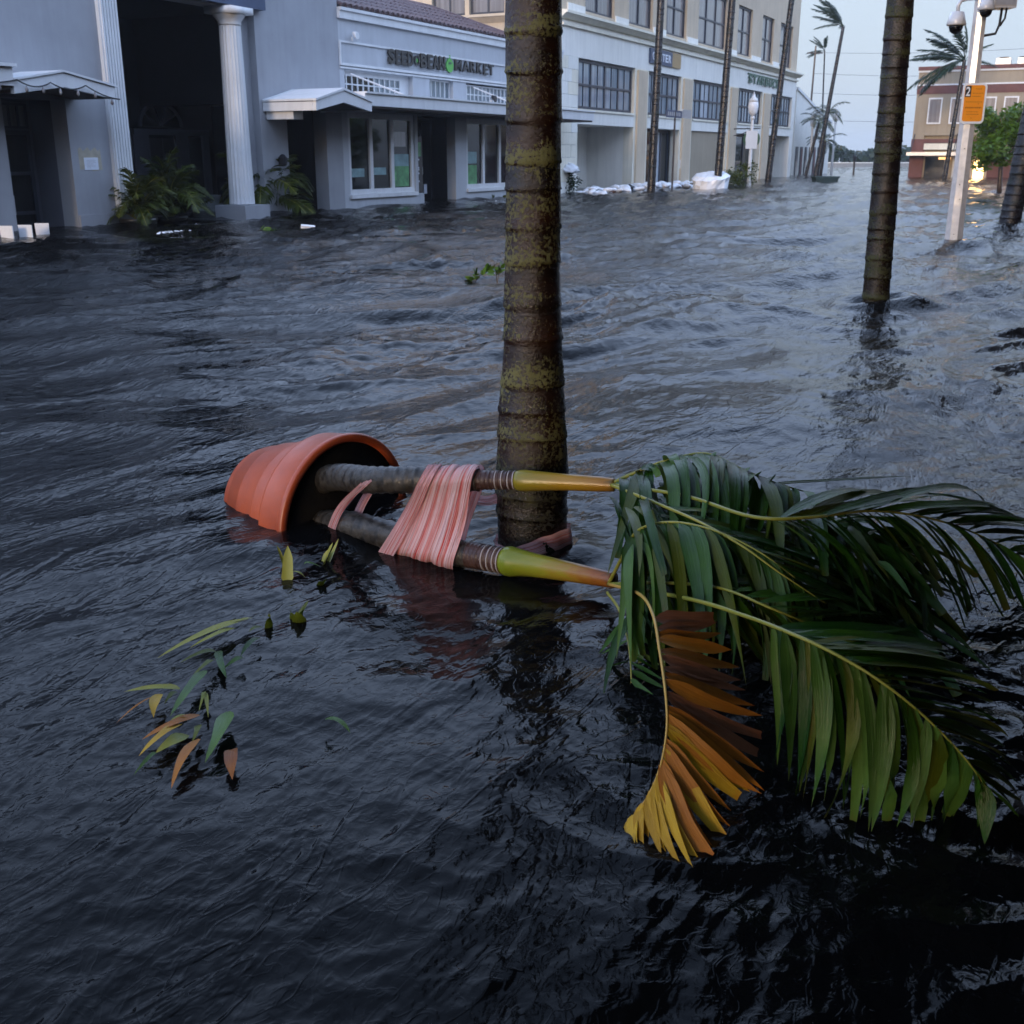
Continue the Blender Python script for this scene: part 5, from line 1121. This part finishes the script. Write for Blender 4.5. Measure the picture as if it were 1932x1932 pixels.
# wind-tangled fronds over the crown, draping forward
frond([(1150, 914, .388), (1212, 886, .46), (1268, 866, .51), (1335, 856, .54), (1400, 885, .52), (1455, 908, .49), (1520, 928, .44), (1610, 952, .34)], .0075, M['rachis'],
      [(.02, .98, [(1178, 1060, .22), (1200, 1080, .2), (1262, 1120, .2), (1295, 1150, .2), (1345, 1090, .26), (1390, 1180, .16), (1450, 1130, .2), (1520, 1120, .2), (1630, 1010, .24)], 34, .048, .22, G3, 30, (-1.4, 1.0)),
       (.1, .75, [(1240, 880, .48), (1290, 930, .44), (1350, 900, .5), (1420, 960, .44)], 10, .05, .35, ['leaf', 'leaf_pale'], 12)])
frond([(1148, 1102, .076), (1180, 1040, .26), (1205, 1000, .38), (1265, 985, .44), (1345, 1000, .46), (1430, 1040, .43), (1500, 1090, .36)], .007, M['rachis'],
      [(.15, .98, [(1190, 1190, .10), (1215, 1250, .06), (1258, 1170, .16), (1300, 1240, .10), (1350, 1250, .10), (1400, 1270, .08), (1440, 1260, .08), (1500, 1290, .06), (1560, 1220, .08)], 34, .046, .16, G3, 30, (-1.4, 1.0))])
frond([(1150, 914, .388), (1240, 950, .44), (1320, 985, .46), (1400, 1030, .44), (1470, 1080, .38), (1560, 1140, .28)], .007, M['rachis'],
      [(.2, .98, [(1560, 1000, .30), (1600, 1060, .24), (1640, 1110, .17), (1660, 1150, .12), (1690, 1190, .08), (1700, 1225, .05)], 24, .034, .08, G3, 10),
       (.25, .98, [(1360, 1130, .2), (1420, 1160, .16), (1480, 1190, .12), (1560, 1220, .08)], 16, .034, .08, G3, 10)])
frond([(1148, 1102, .076), (1260, 1100, .26), (1360, 1110, .33), (1460, 1150, .32), (1560, 1190, .22), (1660, 1215, .12)], .007, M['rachis'],
      [(.25, .98, [(1420, 1240, .08), (1480, 1290, .05), (1560, 1300, .04), (1640, 1290, .03), (1740, 1260, .03)], 18, .034, .06, G3, 9),
       (.25, .98, [(1520, 1080, .28), (1600, 1130, .2), (1680, 1170, .14), (1760, 1220, .08)], 16, .034, .06, G3, 9)])
# the rest of the tangle, layer under layer
mass = {}
for _ in range(560):
    k = rdf.random(); lay = rdf.random()
    bu, bv = 1185 + 500 * k + rdf.gauss(0, 20), (905 - 45 * math.sin(math.pi * min(1, k * 1.6)) + 90 * k) + 240 * lay * (1 - .25 * k) + rdf.gauss(0, 12)
    bz = max(.10, .50 - .34 * lay - .10 * k + rdf.uniform(-.05, .03)); ln = rdf.uniform(90, 200); an = rdf.gauss(1.15 - .55 * k, .30)
    tu, tv = bu + ln * math.cos(an), bv + ln * math.sin(an); tz = max(.0, bz - rdf.uniform(.10, .26)); Bp, Tp = PX(bu, bv, bz - .04), PX(tu, min(tv, 1420), tz); L = (Tp - Bp).length
    if L > .6: continue
    bl_ = blade(Bp, Tp, Bp.lerp(Tp, .4) + Vector((rdf.gauss(0, .06) * L, rdf.gauss(0, .06) * L, L * rdf.uniform(.05, .3))), rdf.uniform(.026, .046), .3, 8, rdf.uniform(-.9, .9), rdf.choice((0, 0, .3)))
    mt = rdf.choice(('leaf', 'leaf', 'leaf', 'leaf_olive', 'leaf_pale')); mk_ = mass.setdefault(mt, MB()); mk_.add(bl_.v, bl_.f); mk_.uv = (mk_.uv or []) + bl_.uv
for mt, k in mass.items(): tag(fpart(k, 'tangled_leaflets', M[mt], None, True, False), kind='stuff')
# spear leaf
fo = fpart(blade(PX(1440, 916, .44), PX(1722, 898, .36), PX(1580, 907, .42), .030, .5, 9), 'spear_leaf', M['leaf_olive'], None, True, False)
fo = fpart(blade(PX(1165, 905, .40), PX(1330, 880, .47), PX(1240, 880, .46), .04, .5, 9), 'spear_leaf', M['leaf_olive'], None, True, False)

# ------------------------------------------------------------------ pink plastic wrap
def pinkwrap():
    m, n, b = newmat('pink_plastic'); tc = n.nodes.new('ShaderNodeTexCoord')
    t = noise(n, 1.0, 6, .72, tc.outputs['UV'], (26, 1.1, 1), dist=.4); r = ramp(n, [(.35, (.60, .04, .035)), (.44, (.76, .27, .25)), (.56, (.84, .60, .61))]); n.links.new(t.outputs[0], r.inputs[0]); n.links.new(r.outputs[0], b.inputs['Base Color'])
    b.inputs['Roughness'].default_value = .22; p = bump(n, b, t.outputs[0], .9, .012); tk = noise(n, 1.0, 4, .7, tc.outputs['UV'], (22, 26, 1)); bump(n, b, tk.outputs[0], .5, .008, p)
    tr = n.nodes.new('ShaderNodeBsdfTranslucent'); n.links.new(r.outputs[0], tr.inputs[0]); mx = n.nodes.new('ShaderNodeMixShader'); mx.inputs[0].default_value = .35
    tp_ = n.nodes.new('ShaderNodeBsdfTransparent'); mt_ = n.nodes.new('ShaderNodeMixShader'); th = noise(n, 1.0, 4, .7, tc.outputs['UV'], (34, 1.6, 1)); rh = ramp(n, [(.5, (0, 0, 0)), (.72, (.6, .6, .6))]); n.links.new(th.outputs[0], rh.inputs[0]); n.links.new(rh.outputs[0], mt_.inputs[0])
    n.links.new(b.outputs[0], mx.inputs[1]); n.links.new(tr.outputs[0], mx.inputs[2]); n.links.new(mx.outputs[0], mt_.inputs[1]); n.links.new(tp_.outputs[0], mt_.inputs[2]); n.links.new(mt_.outputs[0], n.nodes['Material Output'].inputs[0]); return m
M['pink'] = pinkwrap()
tp = thing('pink_plastic_wrap', 'pink plastic film binding the two fallen stems to the thick palm', 'plastic wrap', (-.3, 4.35, GZ))
tinv = Vector((.3, -4.35, -GZ))
def on(path, x):
    c = cr(path, 60); return min(c, key=lambda p: abs(p.x - x))
def at_x(paths, x):
    c = [p for q in paths for p in cr(q, 80)]; return min(c, key=lambda p: abs(p.x - x)).copy()
def wrap(xu0, xu1, xl0, xl1, ru, rl, nw, wob, name, seed, drop=0.0, f0=0.0, f1=1.0, sag=0.0):
    rd = random.Random(seed); nl = 64; m = MB(); uv = []
    ph = [rd.uniform(0, 6.28) for _ in range(8)]
    pu0, pu1, pl0, pl1 = at_x([UP, UP2], xu0), at_x([UP, UP2], xu1), at_x([LO, LO2], xl0), at_x([LO, LO2], xl1)
    for i in range(nw):
        a = i / (nw - 1); cu = pu0.lerp(pu1, a); cl = pl0.lerp(pl1, a) + Vector((0, 0, -drop))
        e1 = (cu - cl); h_ = e1.length; e1 = e1 / h_; ax = (pu1 - pu0).normalized(); e2 = e1.cross(ax).normalized()
        if e2.y > 0: e2 = -e2                # e2 towards the camera side
        loop = []
        for k in range(nl):
            f = f0 + (f1 - f0) * k / (nl - 1 if f1 < 1 else nl); q = (f * 4) % 4
            if q < 1: th = math.pi * (1 - q); p = cu + (e2 * -math.cos(math.pi - th) * -1 * -1 + e1 * math.sin(th)) * ru if False else cu + (e2 * (-math.cos(math.pi * q)) + e1 * math.sin(math.pi * q)) * ru
            elif q < 2: g_ = q - 1; p = (cu + e2 * ru).lerp(cl + e2 * rl, g_) - e2 * .016 * math.sin(math.pi * g_) + ax * sag * math.sin(math.pi * g_)
            elif q < 3: g_ = q - 2; p = cl + (e2 * math.cos(math.pi * g_) - e1 * math.sin(math.pi * g_)) * rl
            else: g_ = q - 3; p = (cl - e2 * rl).lerp(cu - e2 * ru, g_) + e2 * .02 * math.sin(math.pi * g_)
            wv = math.sin(a * 17 + ph[0] + .9 * math.sin(f * 9 + ph[1])) * .5 + math.sin(a * 31 + ph[2] + 1.3 * math.sin(f * 6 + ph[3])) * .35 + math.sin(a * 57 + ph[4] + f * 5) * .25
            wv *= .35 + .9 * (.5 + .5 * math.sin(a * 5.3 + f * 12.6 + ph[6])); nrm = (p - cu.lerp(cl, .5)).normalized(); span = .35 + .65 * abs(math.sin(math.pi * ((q % 1) if int(q) % 2 == 1 else .12)))
            p = p + nrm * wob * wv * span + ax * .010 * math.sin(f * 11 + ph[5]) * (1 if i in (0, nw - 1) else .5)
            m.v.append(tuple(p + tinv)); uv.append((a, f))
    cl_ = f1 >= 1
    for i in range(nw - 1):
        for k in range(nl if cl_ else nl - 1):
            k2 = (k + 1) % nl; m.f.append((i * nl + k, i * nl + k2, (i + 1) * nl + k2, (i + 1) * nl + k))
    me = m.mesh(name, True, False); me.materials.append(M['pink']); ul = me.uv_layers.new(name='UVMap')
    for lp in me.loops: ul.data[lp.index].uv = uv[lp.vertex_index]
    return link(name, me, tp)
wrap(-.355, -.135, -.465, -.215, .066, .074, 60, .012, 'wrap_sheet', 1)
wrap(-.375, -.315, -.535, -.46, .074, .085, 12, .010, 'folded_edge', 2, .03)
wrap(-.605, -.565, -.775, -.735, .063, .071, 10, .009, 'thin_band', 3, sag=-.045)
# band round the trunk at the waterline, and the strip running back to it
m = MB(); uv = []
for i in range(10):
    for k in range(60):
        a = 2 * math.pi * k / 60; f = i / 9; r_ = .160 + .012 * math.sin(3 * a + f * 3) + .005 * math.sin(11 * a + 7 * f); m.v.append((.085 + r_ * math.cos(a) + .3, 4.51 + r_ * math.sin(a) - 4.35, -GZ - .06 + (.10 + .07 * max(0, math.cos(a + .5))) * f)); uv.append((f, k / 60))
m.f = [(i * 60 + k, i * 60 + (k + 1) % 60, (i + 1) * 60 + (k + 1) % 60, (i + 1) * 60 + k) for i in range(9) for k in range(60)]
me = m.mesh('trunk_band', True, False); me.materials.append(M['pink']); ul = me.uv_layers.new(name='UVMap')
for lp in me.loops: ul.data[lp.index].uv = uv[lp.vertex_index]
link('trunk_band', me, tp)
m = MB(); uv = []
A0, B0_ = Vector((-.20, 4.36, .31)), Vector((-.04, 4.50, .25))
for i in range(8):
    for k in range(10):
        f = k / 9; p = A0.lerp(B0_, f) + Vector((0, 0, -.045 * (i / 7) - .03 * math.sin(math.pi * f))) + Vector((.006 * math.sin(i * 2.2), .004 * math.sin(i * 3 + k), 0)); m.v.append(tuple(p + tinv)); uv.append((i / 7, f))
m.f = [(i * 10 + k, i * 10 + k + 1, (i + 1) * 10 + k + 1, (i + 1) * 10 + k) for i in range(7) for k in range(9)]
me = m.mesh('tie_strip', True, False); me.materials.append(M['pink']); ul = me.uv_layers.new(name='UVMap')
for lp in me.loops: ul.data[lp.index].uv = uv[lp.vertex_index]
link('tie_strip', me, tp)

# ------------------------------------------------------------------ leaf pieces floating on the near water
def zc(x, y): return 201.3 + x * .28648, 955.9 + y * .28648
labs = ['longest yellow green blade of the loose leaves, curving below the pot', 'broad yellow green blade overlapping the longest blade', 'pale green blade lying alone in the middle of the loose leaves',
        'thin yellow green blade pointing left at the edge of the loose leaves', 'short yellow blade hanging off the left pointing blade', 'left one of two tiny slivers side by side', 'right one of two tiny slivers side by side',
        'broadest pale blade, right of the orange blades', 'long orange blade curving at the left of the loose leaves', 'yellow brown blade under the long orange blade', 'dull green blade between the yellow brown blade and a pale sliver', 'narrow pale sliver at the lower left of the loose leaves',
        'orange brown blade pointing at the camera side, below the dull green blade', 'short wide orange blade set apart beside the broadest pale blade', 'lone small pale leaf far right of the other loose leaves', 'dark stub blade below the upright leaf tip',
        'dark bent blade beneath the broad yellow green blade', 'half sunk olive blade under the longest blade', 'small olive scrap beside the upright leaf tip', 'hair thin orange stalk trailing to the left', 'pale scrap just left of the green leaf shoot', 'pale scrap just right of the upright leaf shoot', 'yellow green scrap crossing the root of the longest blade', 'olive blade in the gap above the pale green blade', 'yellow green sliver across the root of the long orange blade', 'short olive stub hanging below the long orange blade', 'pale narrow blade right of the dark bent blade', 'small olive blade tucked behind the left pointing blade']
nlab = iter(labs)
for x0, y0, x1, y1, wd, mt in ((930, 740, 330, 1000, .055, 'leaf_lime'), (840, 800, 540, 935, .06, 'leaf_lime'), (650, 1080, 415, 1385, .055, 'leaf_pale'), (480, 1200, 110, 1220, .04, 'leaf_lime'), (360, 1235, 310, 1390, .045, 'leaf_yellow'), (640, 1220, 605, 1355, .018, 'leaf_lime'), (655, 1225, 670, 1395, .018, 'leaf_lime'),
                            (800, 1350, 645, 1690, .07, 'leaf_pale'), (610, 1372, 230, 1535, .055, 'leaf_orange'), (490, 1430, 210, 1645, .06, 'leaf_yellow'), (535, 1505, 320, 1625, .06, 'leaf_lime'), (330, 1620, 175, 1770, .02, 'leaf_pale'), (610, 1530, 425, 1860, .05, 'leaf_orange'), (820, 1600, 828, 1800, .06, 'leaf_orange'), (1440, 1400, 1605, 1492, .028, 'leaf_pale'), (1010, 865, 880, 990, .03, 'leaf'), (740, 950, 790, 1130, .04, 'leaf'), (720, 955, 480, 1030, .03, 'leaf_olive'), (1030, 795, 930, 835, .03, 'leaf_olive'), (320, 1250, 60, 1430, .014, 'leaf_orange'), (1300, 380, 1410, 395, .02, 'leaf_pale'), (1210, 430, 1310, 470, .02, 'leaf_lime'), (960, 735, 760, 800, .03, 'leaf_lime'), (700, 1010, 560, 1120, .035, 'leaf_olive'), (560, 1395, 400, 1440, .03, 'leaf_lime'), (600, 1440, 560, 1560, .03, 'leaf_olive'), (900, 1000, 760, 1075, .028, 'leaf_pale'), (470, 1230, 380, 1300, .03, 'leaf_olive')):
    A_, B_ = PX(*zc(x0, y0), .034), PX(*zc(x1, y1), .022); mid = (A_ + B_) / 2; ct = A_.lerp(B_, .4) + Vector((rdf.uniform(-.02, .02), rdf.uniform(-.02, .02), .025))
    k = blade(A_ - mid, B_ - mid, ct - mid, wd * .72, .2, 9, rdf.uniform(-.3, .3)); k.v = [(a, b, c) for a, b, c in k.v]
    o = k.build('floating_leaf', M[mt], None, True, False); o.location = mid; tag(o, next(nlab), 'leaf', 'loose leaf blades below the pot')
for blades, lab, mt in (([((1190, 520, 0), (1192, 255, .11), .05), ((1175, 420, 0), (1120, 255, .08), .02)], 'upright green and yellow leaf shoot directly below the pot rim', 'rachis'),
                        ([((1425, 410, 0), (1490, 235, .09), .035), ((1450, 400, 0), (1527, 210, .08), .02), ((1415, 400, .0), (1460, 280, .05), .03)], 'green leaf shoot standing in the water left of the lower stem', 'rachis'),
                        ([((1070, 830, 0), (1070, 700, .06), .03)], 'single short leaf tip standing above the longest loose blade', 'leaf_olive'),
                        ([((1240, 780, 0), (1330, 615, .06), .03), ((1230, 770, 0), (1205, 680, .04), .03), ((1265, 770, 0), (1300, 660, .05), .04), ((1270, 790, 0), (1250, 690, .05), .05)], 'ragged clump of dark leaf stubs between pot and loose leaves', 'leaf_olive'),
                        ([((1405, 545, 0), (1450, 470, .04), .025), ((1400, 540, 0), (1405, 490, .03), .025)], 'tiny dark leaf stub below the green leaf shoot', 'leaf_olive')):
    c0 = PX(*zc(*blades[0][0][:2])); o = thing('leaf_shoot', lab, 'leaf', (c0.x, c0.y, 0))
    for (x0, y0, z0), (x1, y1, z1), wd in blades:
        A_, B_ = PX(*zc(x0, y0), -.02), PX(*zc(x1, y1), z1); blade(A_ - c0, B_ - c0, (A_ + B_) / 2 - c0 + Vector((.005, -.01, .01)), wd, .4, 7).build('blade', M[mt], o, True, False)

# ------------------------------------------------------------------ rainy air
hz, n, b = newmat('rain_haze'); n.nodes.remove(b)
pv = n.nodes.new('ShaderNodeVolumePrincipled'); pv.inputs['Color'].default_value = (.86, .91, 1.0, 1); pv.inputs['Density'].default_value = .0005; pv.inputs['Anisotropy'].default_value = .2
n.links.new(pv.outputs[0], n.nodes['Material Output'].inputs['Volume'])
hb = MB().box(-960, 960, -960, 960, GZ - 1.2, 17.0).build('haze', hz); tag(hb, kind='stuff')
